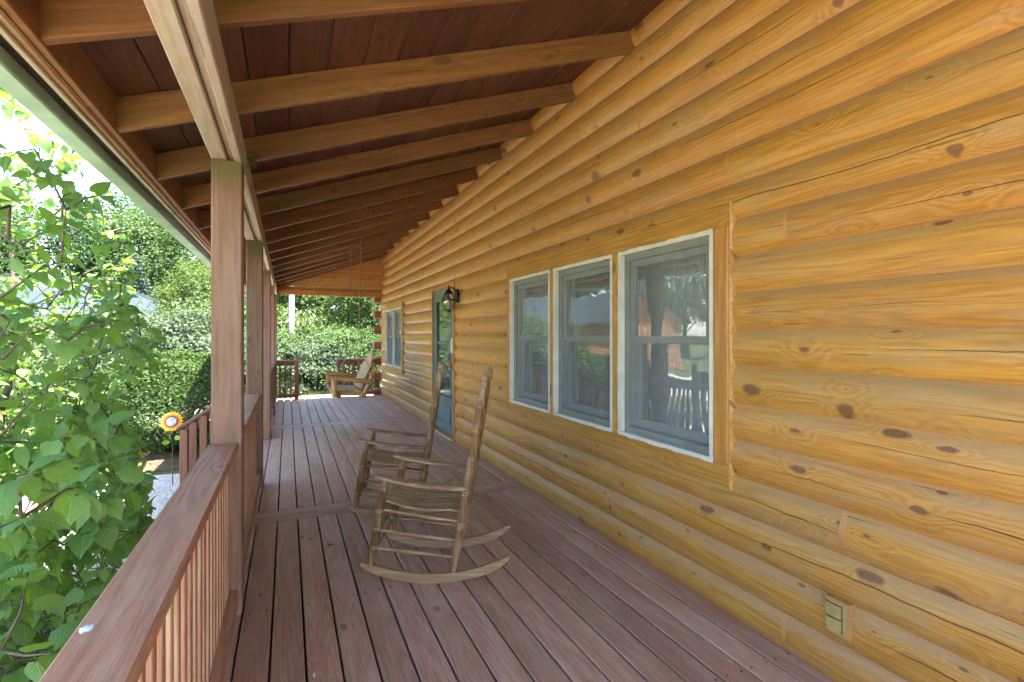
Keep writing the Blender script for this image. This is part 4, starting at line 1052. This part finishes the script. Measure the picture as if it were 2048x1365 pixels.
TREE = {}
def tree_mesh(kind, seed):
    key = (kind, seed)
    if key in TREE: return TREE[key]
    if kind == 'broad':
        pts, nrm, cl = crown_points(170, 110, 3.0, 3.0, 3.9, 6.2, 0.5, 0.17, seed, -0.85)
        S = rng.uniform(0.12, 0.25, len(pts)); v, q = leaf_cards(pts, nrm, S, 0.62)
        tr = MB(); tr.tube([(0, 0, -0.1), (0.05, 0, 1.5), (0.0, 0.1, 3.5), (0.1, 0, 6), (0, 0, 8.6)], [0.24, 0.19, 0.16, 0.10, 0.03], 8)
        for i in range(0, len(cl), 6):
            p = Vector(cl[i]); z0 = max(1.8, p.z - 2.2); tr.tube([(0.03, 0.03, z0), tuple(Vector((0, 0, z0)).lerp(p, 0.55) + Vector((0, 0, 0.2))), tuple(p)], [0.07, 0.04, 0.012], 5)
    elif kind == 'shrub':
        pts, nrm, cl = crown_points(120, 130, 1.5, 1.5, 1.25, 1.15, 0.45, 0.2, seed, -0.7)
        pts = pts[pts[:, 2] > 0.02]; nrm = nrm[:len(pts)]
        S = rng.uniform(0.055, 0.125, len(pts)); v, q = leaf_cards(pts, nrm, S, 0.6)
        tr = MB()
        for i in range(0, len(cl), 7):
            p = Vector(cl[i]); tr.tube([(p.x * 0.1, p.y * 0.1, -0.05), (p.x * 0.45, p.y * 0.45, p.z * 0.55), tuple(p)], [0.03, 0.02, 0.006], 5)
    elif kind == 'spruce':
        C = []; N = []; r = np.random.default_rng(seed); H = 7.0
        tr = MB(); tr.tube([(0, 0, -0.1), (0, 0, H * 0.5), (0, 0, H)], [0.16, 0.09, 0.01], 8)
        for lv in range(30):
            z = 0.6 + (H - 0.7) * lv / 29; rr = 2.1 * (1 - (z / H)) ** 0.85 + 0.08; nbh = 9 if lv < 22 else 6
            for b in range(nbh):
                a = 2 * math.pi * (b + r.uniform(-0.3, 0.3)) / nbh + lv * 0.7; ln = rr * r.uniform(0.75, 1.08)
                tr.tube([(0, 0, z), (math.cos(a) * ln * 0.6, math.sin(a) * ln * 0.6, z - 0.05 * ln), (math.cos(a) * ln, math.sin(a) * ln, z + 0.02 * ln)], [0.015, 0.01, 0.004], 4)
                m_ = int(10 + 22 * ln)
                u = r.uniform(0.12, 1, m_); off = r.normal(size=m_) * 0.14 * (1.15 - u)
                C.append(np.stack([np.cos(a) * ln * u - np.sin(a) * off * 1.6, np.sin(a) * ln * u + np.cos(a) * off * 1.6, z - 0.08 * ln * u + 0.1 * ln * u * u - r.uniform(0, 0.12, m_)], 1))
                N.append(r.normal(size=(m_, 3)) * 0.5 + np.array([0, 0, 0.9]))
        pts = np.concatenate(C); nrm = np.concatenate(N); v, q = leaf_cards(pts, nrm, rng.uniform(0.1, 0.24, len(pts)), 0.35)
    elif kind == 'yew':
        r = np.random.default_rng(seed); n = 30000
        d = r.normal(size=(n, 3)); d /= np.linalg.norm(d, axis=1, keepdims=True)
        lump = r.normal(size=(90, 3)); lump /= np.linalg.norm(lump, axis=1, keepdims=True)
        near = np.exp(-((d[:, None, :] - lump[None]) ** 2).sum(2) * 42).max(1)
        rad = (0.86 + 0.14 * near) * (0.84 + 0.16 * r.uniform(0, 1, n) ** 0.4)
        pts = d * rad[:, None] * np.array([1.28, 1.35, 1.0]); pts[:, 2] = pts[:, 2] * 0.98 + 0.92
        keep = pts[:, 2] > 0.03; pts = pts[keep]; nrm = (d * 0.35 + r.normal(size=(n, 3)) * 0.6 + np.array([0, 0, 0.5]))[keep]
        v, q = leaf_cards(pts, nrm, rng.uniform(0.035, 0.085, len(pts)), 0.45)
        tr = MB()
        for k in range(14):
            a = k * 2.4; p = Vector((math.cos(a) * 0.9, math.sin(a) * 0.9, 0.9 + 0.5 * math.sin(k))); tr.tube([(p.x * 0.1, p.y * 0.1, -0.05), (p.x * 0.5, p.y * 0.5, p.z * 0.5), tuple(p)], [0.04, 0.025, 0.01], 5)
    TREE[key] = (np_mesh('crown', v, 4, q), tr.mesh('trunk'))
    return TREE[key]
def tree(name, kind, seed, mat, loc, sc, label, cat='tree', group=None, rz=None):
    cr, tr = tree_mesh(kind, seed)
    t = thing(name, label, cat, loc, rz if rz is not None else random.uniform(0, 6.28), group)
    s3 = sc if isinstance(sc, tuple) else (sc, sc, sc)
    W = WM[t.name] @ Matrix.Diagonal((*s3, 1))
    c = obj('crown', cr.copy() if cr.materials and cr.materials[0] != M[mat] else cr, None, t, W)
    if not c.data.materials: c.data.materials.append(M[mat])
    elif c.data.materials[0] != M[mat]: c.data.materials[0] = M[mat]
    o = obj('trunk', tr, 'bark', t, W)
    return t

# woods and single trees
G1 = 'trees of the wood behind the neighbouring building'
tree('spruce_tree', 'spruce', 3, 'spruce', (-7.9, 35.2, GZ), (1.15, 1.15, 0.96), 'blue grey spruce tree rising behind the metal roof')
TW = [(-5.6, 42, 1.02, 'tree1', 1, 'mid green leafy tree directly right of the blue grey spruce'), (-9.5, 45, 1.18, 'tree1', 2, 'tall leafy tree rising against the sky behind the spruce'),
      (-14, 44, 1.1, 'tree3', 1, 'dark leafy tree behind the ridge of the metal roof'), (-19, 43, 1.15, 'tree1', 3, 'leafy tree behind the gable wing of the log garage'),
      (-25, 41, 1.2, 'tree2', 2, 'yellow green tree left of the log garage, reflected in the middle window'), (-31, 38, 1.15, 'tree1', 1, 'mid green tree far left of the log garage'),
      (-36, 32, 1.2, 'tree3', 3, 'dark tree at the far left corner of the wood'), (-2.5, 39, 0.98, 'tree2', 3, 'yellow green tree between the first two porch posts'),
      (-30, 26, 1.1, 'tree1', 2, 'leafy tree reflected in the nearest window, beside the garage gable'), (-32, 18, 1.2, 'tree2', 1, 'bright leafy tree reflected in the nearest window, across the drive'),
      (-33, 10, 1.2, 'tree1', 3, 'leafy tree hidden behind the lilac, across the drive'), (-12, 52, 1.4, 'tree3', 2, 'tallest dark tree deep in the wood behind the spruce'), (-22, 50, 1.4, 'tree1', 1, 'tall leafy tree deep in the wood left of the spruce')]
for x, y, s, m_, sd, lab in TW: tree('broadleaf_tree', 'broad', sd, m_, (x, y, GZ), s, lab, 'tree', G1)
# trees seen through the far end of the porch
E_ = [(-0.6, 33, 1.0, 'tree1', 1, 'mid green tree behind the utility pole'), (2.2, 35, 1.1, 'tree3', 2, 'dark green tree behind the far shrubs, left of the swing chains'),
      (5.4, 34, 1.05, 'tree3', 3, 'dark green tree behind the swing chains'), (9.5, 36, 1.2, 'tree1', 2, 'tall mid green tree beyond the log corner'), (14, 36, 1.2, 'tree1', 1, 'tree far behind the cabin corner'),
      (3.45, 23.2, 0.62, 'tree2', 3, 'bright yellow green tree beside the log corner'), (-3.6, 27.0, 0.55, 'tree2', 1, 'bright young tree right of the metal roof')]
for x, y, s, m_, sd, lab in E_: tree('broadleaf_tree', 'broad', sd, m_, (x, y, GZ), s, lab, 'tree', 'trees beyond the far end of the porch')
SH = [(-0.9, 20.9, (1.05, 1.0, 0.95), 'tree1', 1, 'low green shrub left of the utility pole'), (0.75, 20.8, (1.1, 1.0, 0.92), 'palebush', 2, 'pale green shrub in front of the utility pole'),
      (2.2, 21.2, (1.1, 1.0, 1.0), 'tree1', 3, 'mid green shrub behind the swing'), (3.7, 20.8, (1.2, 1.2, 1.05), 'tree3', 1, 'dark green shrub beside the log corner'), (1.9, 24.0, (1.4, 1.3, 1.45), 'tree2', 2, 'bright green shrub rising behind the swing chains'),
      (-1.3, 24.2, (1.2, 1.2, 1.4), 'tree2', 3, 'yellow green shrub standing behind the third and fourth posts'), (-2.6, 18.6, (1.1, 1.2, 1.25), 'palebush', 1, 'silvery pale shrub behind the clipped hedge'),
      (-4.6, 19.2, (1.25, 1.2, 1.2), 'palebush', 3, 'silvery pale shrub under the metal roof edge'), (-2.9, 23.5, (1.2, 1.2, 1.5), 'tree2', 1, 'bright shrub behind the silvery shrubs'), (-6.6, 20.6, (1.3, 1.2, 1.2), 'tree1', 2, 'green shrub in front of the log garage')]
for x, y, s, m_, sd, lab in SH: tree('shrub', 'shrub', sd, m_, (x, y, GZ), s, lab, 'shrub', 'loose shrubs around the yard')
tree('yew_bush', 'yew', 5, 'yew', (-2.05, 11.35, GZ), (1.03, 1.1, 1.02), 'rounded clipped dark green yew bush behind the sunflower', 'bush')
tree('yew_bush', 'yew', 6, 'yew', (-4.3, 12.2, GZ), (0.95, 1.0, 0.92), 'clipped yew bush half hidden behind the lilac leaves', 'bush')

# grass strip at the edge of the yard
def grass(name, x0, x1, y0, y1, n, h, label):
    x = rng.uniform(x0, x1, n); y = rng.uniform(y0, y1, n); a = rng.uniform(0, 6.28, n); hh = rng.uniform(0.5, 1, n) * h; w = rng.uniform(0.006, 0.014, n)
    lean = rng.normal(size=(n, 2)) * 0.35 * hh[:, None]
    V = np.zeros((n, 3, 3)); V[:, 0] = np.stack([x - w * np.cos(a), y - w * np.sin(a), np.full(n, GZ)], 1); V[:, 1] = np.stack([x + w * np.cos(a), y + w * np.sin(a), np.full(n, GZ)], 1)
    V[:, 2] = np.stack([x + lean[:, 0], y + lean[:, 1], GZ + hh], 1)
    o = obj(name, np_mesh(name, V.reshape(-1, 3), 3, np.arange(3 * n).reshape(-1, 3)), 'grass'); o['kind'] = 'stuff'; tag(o, label, 'grass')
grass('grass', -4, 6, 19.4, 21.2, 12000, 0.22, 'strip of grass along the foot of the far shrubs')
grass('grass', -8, -2.4, 9.6, 17.5, 20000, 0.12, 'lawn grass between the lilac and the driveway')

# ------------------------------------------------------------------ lilac in the foreground
def leaf_mesh(seed):
    r = random.Random(seed); mb = MB()
    ys = [-0.06, 0.10, 0.28, 0.48, 0.68, 0.86, 1.0]; hw = [0.21, 0.40, 0.45, 0.40, 0.275, 0.12, 0.0]
    fold = r.uniform(0.05, 0.22); droop = r.uniform(0.12, 0.42); wav = r.uniform(0.01, 0.035); tw = r.uniform(-0.15, 0.15); ph = r.uniform(0, 6)
    vs = []
    for i, (y, w) in enumerate(zip(ys, hw)):
        my = 0.04 if i == 0 else y
        def zz(x, yy): return fold * abs(x) - droop * yy * yy + wav * math.sin(yy * 9 + ph + (2 if x > 0 else 0)) * (abs(x) / 0.4) + tw * x * yy
        vs += [(-w, y, zz(-w, y)), (0, my, zz(0, my)), (w, y, zz(w, y))]
    fs = []
    for i in range(len(ys) - 1):
        o = 3 * i
        for k in range(2):
            f = [o + k, o + k + 1, o + k + 4, o + k + 3]; fs.append(tuple(f))
    mb.add(vs, fs, True)
    # petiole
    mb.add([(-0.008, 0.04, 0.0), (0.008, 0.04, 0.0), (0.006, -0.28, 0.03), (-0.006, -0.28, 0.03)], [(0, 1, 2, 3)])
    me = mb.mesh('leaf'); uv = me.uv_layers.new(name='leaf'); flat = [(v[0], v[1]) for v in mb.v]
    for lp in me.loops: uv.data[lp.index].uv = flat[lp.vertex_index]
    me.materials.append(M['lilac']); return me
LEAVES = [leaf_mesh(i) for i in range(8)]
LV = [(np.array([v.co[:] for v in m_.vertices]), [tuple(p.vertices) for p in m_.polygons]) for m_ in LEAVES]

bv = [-200, 120, 200, 300, 370, 410, 450, 500, 560, 600, 650, 690, 720, 760, 800, 840, 900, 950, 1000, 1050, 1100, 1200, 1365, 1700]
bu = [0, 10, 60, 180, 240, 235, 240, 285, 285, 270, 320, 350, 330, 290, 255, 265, 300, 315, 310, 300, 290, 240, 200, 160]
def lim(v): return float(np.interp(v, bv, bu))

def build_lilac():
    base = Vector((-1.75, 3.75, GZ))
    t = thing('lilac_shrub', 'large leafy lilac shrub crowding the outside of the railing on the left', 'shrub', tuple(base))
    r = random.Random(21)
    nodes = []; par = []; 
    stems = [[(-1.62, 3.6, GZ), (-1.60, 3.5, 0.2), (-1.55, 3.42, 0.9), (-1.60, 3.3, 1.6), (-1.75, 3.2, 2.3), (-1.7, 3.0, 3.0)],
             [(-1.75, 3.8, GZ), (-1.9, 3.6, 0.3), (-2.1, 3.4, 1.2), (-2.2, 3.6, 2.2), (-2.5, 3.6, 3.4)],
             [(-1.55, 3.65, GZ), (-1.45, 3.2, 0.1), (-1.3, 2.75, 0.65), (-1.15, 2.45, 1.15)],
             [(-1.7, 3.55, GZ), (-1.6, 2.9, -0.1), (-1.45, 2.2, 0.35), (-1.2, 1.7, 0.7)],
             [(-1.8, 3.9, GZ), (-1.7, 4.1, 0.4), (-1.65, 4.35, 1.2), (-1.75, 4.6, 2.1)],
             [(-1.65, 3.4, GZ), (-1.35, 2.5, -0.35), (-1.05, 1.75, -0.1), (-0.85, 1.35, 0.3)]]
    srad = [0.055, 0.045, 0.03, 0.028, 0.035, 0.022]
    for k, s in enumerate(stems):
        pts = []
        for a, b in zip(s[:-1], s[1:]):
            for j in range(4): pts.append(Vector(a).lerp(Vector(b), j / 4) + Vector((r.uniform(-.02, .02), r.uniform(-.02, .02), 0)))
        pts.append(Vector(s[-1]))
        o = obj('stem', MB().tube(pts, [srad[k] * (1 - 0.72 * i / len(pts)) for i in range(len(pts))], 8), 'bark', t, I4)
        nodes += pts[3:]
    # leaf clumps
    cl = []
    tries = 0
    while len(cl) < 1550 and tries < 300000:
        tries += 1
        p = Vector((r.uniform(-3.2, -0.52), r.uniform(0.45, 5.4), r.uniform(GZ + 0.1, 3.5)))
        if p.x > -0.62 and p.z < 1.0 and r.random() < 0.5: continue
        # rounded outline of the shrub
        e = ((p.x + 1.6) / 1.6) ** 2 + ((p.y - 2.9) / 2.6) ** 2 + (max(0, p.z - 1.0) / 2.7) ** 2
        if e > 1: continue
        if p.x > -0.98 and p.z > 2.1: continue
        u, v, fw = proj(p)
        if fw < 0.75: continue
        if u > lim(v) - 40 / fw: continue
        inview = -120 < u and -150 < v < 1500
        if not inview and r.random() < 0.6: continue
        if v < 560 and r.random() < 0.58: continue
        if 640 < v < 830 and r.random() < 0.25: continue
        if any((p - q).length < 0.075 for q in cl): continue
        cl.append(p)
    cl.sort(key=lambda p: min((p - q).length for q in nodes))
    tw = MB(); leaves = []
    for p in cl:
        q = min(nodes, key=lambda n_: (p - n_).length + 0.25 * max(0, n_.z - p.z))
        mid = q.lerp(p, 0.5) + Vector((r.uniform(-.03, .03), r.uniform(-.03, .03), r.uniform(0.0, .07)))
        L_ = (p - q).length; tw.tube([q, mid, p], [0.0035 + 0.005 * min(1, L_), 0.0032 + 0.002 * L_, 0.0016], 5)
        nodes += [mid, p]
        d = (p - mid).normalized(); n = r.choice([4, 5, 6, 6, 8])
        for i in range(n):
            f = i // 2; side = 1 if i % 2 else -1
            az = d.cross(Vector((0, 0, 1)));
            if az.length < 0.1: az = Vector((1, 0, 0))
            az.normalize(); az = Matrix.Rotation(f * 1.57 + r.uniform(-.4, .4), 3, d) @ az
            att = p - d * (f * 0.045)
            tip = (az * side * r.uniform(0.7, 1.1) + d * r.uniform(0.2, 0.8) + Vector((0, 0, r.uniform(-0.75, 0.05)))).normalized()
            upv = Vector((r.uniform(-.35, .35), r.uniform(-.35, .35), 1.0))
            size = r.triangular(0.04, 0.112, 0.075) * (1.0 if f else 0.9) * (1.0 if p.z < 1.1 else 0.78)
            leaves.append((att + tip * size * 0.28, tip, upv, size))
    o = obj('twigs', tw, 'twig', t, I4); o['kind'] = 'stuff'
    def vis(lf):
        u, v, fw = proj(lf[0])
        if fw < 0.3 or u < -80 or v < -80 or v > 1440: return 0
        return lf[3] / fw
    leaves.sort(key=vis, reverse=True)
    rest_v = []; rest_f = []; rest_uv = []; off = 0
    for i, (p, tip, upv, size) in enumerate(leaves):
        Wm = frame(p, p + tip, upv) @ Matrix.Scale(size, 4); k = r.randrange(8)
        if i < 300: obj('leaf', LEAVES[k], None, t, Wm)
        else:
            v_, f_ = LV[k]; A = np.array(Wm)[:3]
            rest_v.append(v_ @ A[:, :3].T + A[:, 3]); rest_uv.append(v_[:, :2]); rest_f += [tuple(j + off for j in f) for f in f_]; off += len(v_)
    me = bpy.data.meshes.new('foliage'); me.from_pydata(np.concatenate(rest_v).tolist(), [], rest_f); me.polygons.foreach_set('use_smooth', [True] * len(rest_f))
    uvl = me.uv_layers.new(name='leaf'); ru = np.concatenate(rest_uv); li = np.zeros(len(me.loops), dtype=np.int32); me.loops.foreach_get('vertex_index', li)
    uvl.data.foreach_set('uv', ru[li].astype(np.float32).ravel())
    o = obj('foliage', me, 'lilac', t, I4); o['kind'] = 'stuff'
    print('lilac clumps', len(cl), 'leaves', len(leaves))
build_lilac()

# pine straw under the lilac
def straw():
    n = 2600; x = rng.normal(-1.15, 0.35, n); y = rng.normal(3.6, 0.9, n); a = rng.normal(0.9, 0.6, n); ln = rng.uniform(0.08, 0.2, n); w = 0.0022
    z = GZ + 0.015 + rng.uniform(0, 0.05, n); dx, dy = np.cos(a), np.sin(a); tl = rng.normal(0, 0.12, n) * ln
    V = np.stack([np.stack([x - dy * w, y + dx * w, z], 1), np.stack([x + dy * w, y - dx * w, z], 1), np.stack([x + dx * ln + dy * w, y + dy * ln - dx * w, z + tl], 1), np.stack([x + dx * ln - dy * w, y + dy * ln + dx * w, z + tl], 1)], 1)
    o = obj('pine_straw', np_mesh('pine_straw', V.reshape(-1, 3), 4, np.arange(4 * n).reshape(-1, 4)), 'straw'); o['kind'] = 'stuff'
    tag(o, 'loose tan pine straw on the ground under the lilac', 'straw')
straw()

# ------------------------------------------------------------------ neighbouring building and pole
def build_garage():
    t = thing('log_garage', 'log garage with a blue grey standing seam metal roof across the yard', 'garage', (-11, 31, GZ))
    def P(name, mb, mat, parent=None): return obj(name, mb, mat, parent or t, I4)
    x0, x1, y0, y1 = -18, -4.6, 28.0, 36.0; ze = 2.25; zr = 4.3
    for k in range(15):
        z = GZ + 0.1 + 0.2 * k
        for nm, p0, p1 in (('log', (x0, y0, z), (x1, y0, z)), ('log', (x1, y0 + 0.1, z), (x1, y1, z)), ('log', (x0, y0 + 0.1, z), (x0, y1, z))):
            plank(nm, p0, p1, 0.2, 0.195, 'nwall', t, ch=0.06)
    # hip roof
    ov = 0.5; ex0, ex1, ey0, ey1 = x0 - ov, x1 + ov, y0 - ov, y1 + ov; ym = (y0 + y1) / 2; rx0, rx1 = x0 + 4, x1 - 4.0
    mb = MB(); vs = [(ex0, ey0, ze), (ex1, ey0, ze), (ex1, ey1, ze), (ex0, ey1, ze), (rx0, ym, zr), (rx1, ym, zr)]
    mb.add(vs, [(0, 1, 5, 4), (1, 2, 5), (2, 3, 4, 5), (3, 0, 4), (0, 3, 2, 1)])
    rf = P('roof', mb, 'metalroof')
    n = 30
    for i in range(1, n):
        x = ex0 + (ex1 - ex0) * i / n
        f = 1.0
        if x < rx0: f = (x - ex0) / (rx0 - ex0)
        if x > rx1: f = (ex1 - x) / (ex1 - rx1)
        p0 = Vector((x, ey0, ze)); p1 = Vector((x, ey0 + (ym - ey0) * f, ze + (zr - ze) * f))
        if (p1 - p0).length > 0.3: plank('seam', p0 + Vector((0, 0, .02)), p1 + Vector((0, 0, .02)), 0.04, 0.05, 'metalroof', rf)
        if i < 20:
            y = ey0 + (ey1 - ey0) * i / 20; f = (y - ey0) / (ym - ey0) if y < ym else (ey1 - y) / (ey1 - ym)
            p0 = Vector((ex1, y, ze)); p1 = Vector((ex1 + (rx1 - ex1) * f, y, ze + (zr - ze) * f))
            if (p1 - p0).length > 0.3: plank('seam', p0 + Vector((0, 0, .02)), p1 + Vector((0, 0, .02)), 0.04, 0.05, 'metalroof', rf)
    P('eave_board', MB().box(ex0, ex1, ey0 - 0.03, ey0, ze - 0.14, ze + 0.03).box(ex1, ex1 + 0.03, ey0, ey1, ze - 0.14, ze + 0.03), 'dark')
    # front gable wing
    wx0, wx1, wy = -18.6, -13.6, 25.0; wm = (wx0 + wx1) / 2
    for k in range(15):
        z = GZ + 0.1 + 0.2 * k; plank('log', (wx0, wy, z), (wx1, wy, z), 0.2, 0.195, 'nwall', t, ch=0.06)
        plank('log', (wx1, wy + 0.1, z), (wx1, y0, z), 0.2, 0.195, 'nwall', t, ch=0.06); plank('log', (wx0, wy + 0.1, z), (wx0, y0, z), 0.2, 0.195, 'nwall', t, ch=0.06)
    P('gable', MB().prism([(wx0, ze), (wx1, ze), (wm, zr - 0.1)], wy - 0.05, wy + 0.05), 'nwall')
    mb = MB(); zo = ze - 0.2
    mb.prism([(wx0 - 0.5, zo), (wm, zr + 0.05), (wx1 + 0.5, zo), (wx1 + 0.5, zo + 0.08), (wm, zr + 0.13), (wx0 - 0.5, zo + 0.08)], wy - 0.5, ym); wr = P('roof', mb, 'metalroof')
    for i in range(16):
        y = wy - 0.4 + i * 0.42
        for s in (-1, 1): plank('seam', (wm + s * (wm - wx0 + 0.5), y, zo + 0.1), (wm, y, zr + 0.15), 0.04, 0.05, 'metalroof', wr)
    for x in (-16.9, -15.3):
        w = P('window', MB().box(x - 0.45, x + 0.45, wy - 0.13, wy - 0.1, 0.35, 1.45), 'white'); P('pane', MB().box(x - 0.38, x + 0.38, wy - 0.14, wy - 0.131, 0.42, 1.38), 'glass', w)
    P('garage_door', MB().box(-11.5, -8.5, y0 - 0.15, y0 - 0.1, GZ, 1.5), 'white')
build_garage()
pole = thing('utility_pole', 'weathered grey utility pole standing behind the far shrubs', 'pole', (0.16, 23.2, GZ))
obj('shaft', MB().lathe((0.16, 23.2, GZ - 0.1), (0.16, 23.2, 8.6), [(0, 0.125), (0.5, 0.115), (1, 0.095)], 14), 'pole', pole, I4)
obj('crossarm', MB().box(-0.87, 1.19, 23.06, 23.085, 7.9, 8.02), 'pole', pole, I4)
for x in (-0.77, -0.2, 0.5, 1.08):
    obj('insulator', MB().lathe((x, 23.07, 8.02), (x, 23.07, 8.18), [(0, 0.02), (0.3, 0.05), (0.6, 0.035), (1, 0.03)], 8), 'white', pole, I4)

# ------------------------------------------------------------------ small things
def splat(p, sx, sy, label, nrm=(0, 0, 1), seed=1):
    r = random.Random(seed); mb = MB(); n = 14
    ring = [(sx * math.cos(2 * math.pi * i / n) * r.uniform(0.6, 1.2), sy * math.sin(2 * math.pi * i / n) * r.uniform(0.6, 1.2), 0.0005) for i in range(n)]
    mb.add(ring + [(0, 0, 0.003)], [(i, (i + 1) % n, n) for i in range(n)])
    q = Vector(nrm).to_track_quat('Z', 'Y').to_matrix().to_4x4()
    tag(obj('bird_dropping', mb, 'dropping', None, Matrix.Translation(p) @ q), label, 'bird dropping')
splat((-0.352, 1.21, 0.9002), 0.012, 0.018, 'white bird dropping on the outer edge of the railing cap', seed=3)
splat((0.105, 2.33, 0.0012), 0.006, 0.022, 'small white splash on the deck boards in front of the chairs', seed=5)
def dry_leaf(x, y, label, seed):
    r = random.Random(seed); mb = MB(); n = 9
    ring = [(0.022 * math.cos(2 * math.pi * i / n) * r.uniform(0.4, 1.3), 0.014 * math.sin(2 * math.pi * i / n) * r.uniform(0.4, 1.3), r.uniform(0.001, 0.012)) for i in range(n)]
    mb.add(ring + [(0, 0, 0.003)], [(i, (i + 1) % n, n) for i in range(n)])
    tag(obj('dry_leaf', mb, 'dryleaf', None, T(x, y, 0.001) @ Matrix.Rotation(r.uniform(0, 6), 4, 'Z')), label, 'dry leaf')
dry_leaf(0.28, 3.72, 'curled brown dry leaf on the deck left of the nearer chair', 2)
dry_leaf(0.10, 3.93, 'small brown twig scrap on the deck near the cross boards', 7)
# moss tuft on the beam
n = 260; C = rng.normal(size=(n, 3)) * np.array([0.018, 0.03, 0.022]) + np.array([-0.195, 3.32, 2.49]); v, q = leaf_cards(C, rng.normal(size=(n, 3)), rng.uniform(0.012, 0.03, n), 0.2)
mo_ = tag(obj('moss_tuft', np_mesh('moss_tuft', v, 4, q), 'moss'), 'small tuft of dry moss stuck on the beam by the nearest post', 'moss')
mo_['kind'] = 'stuff'
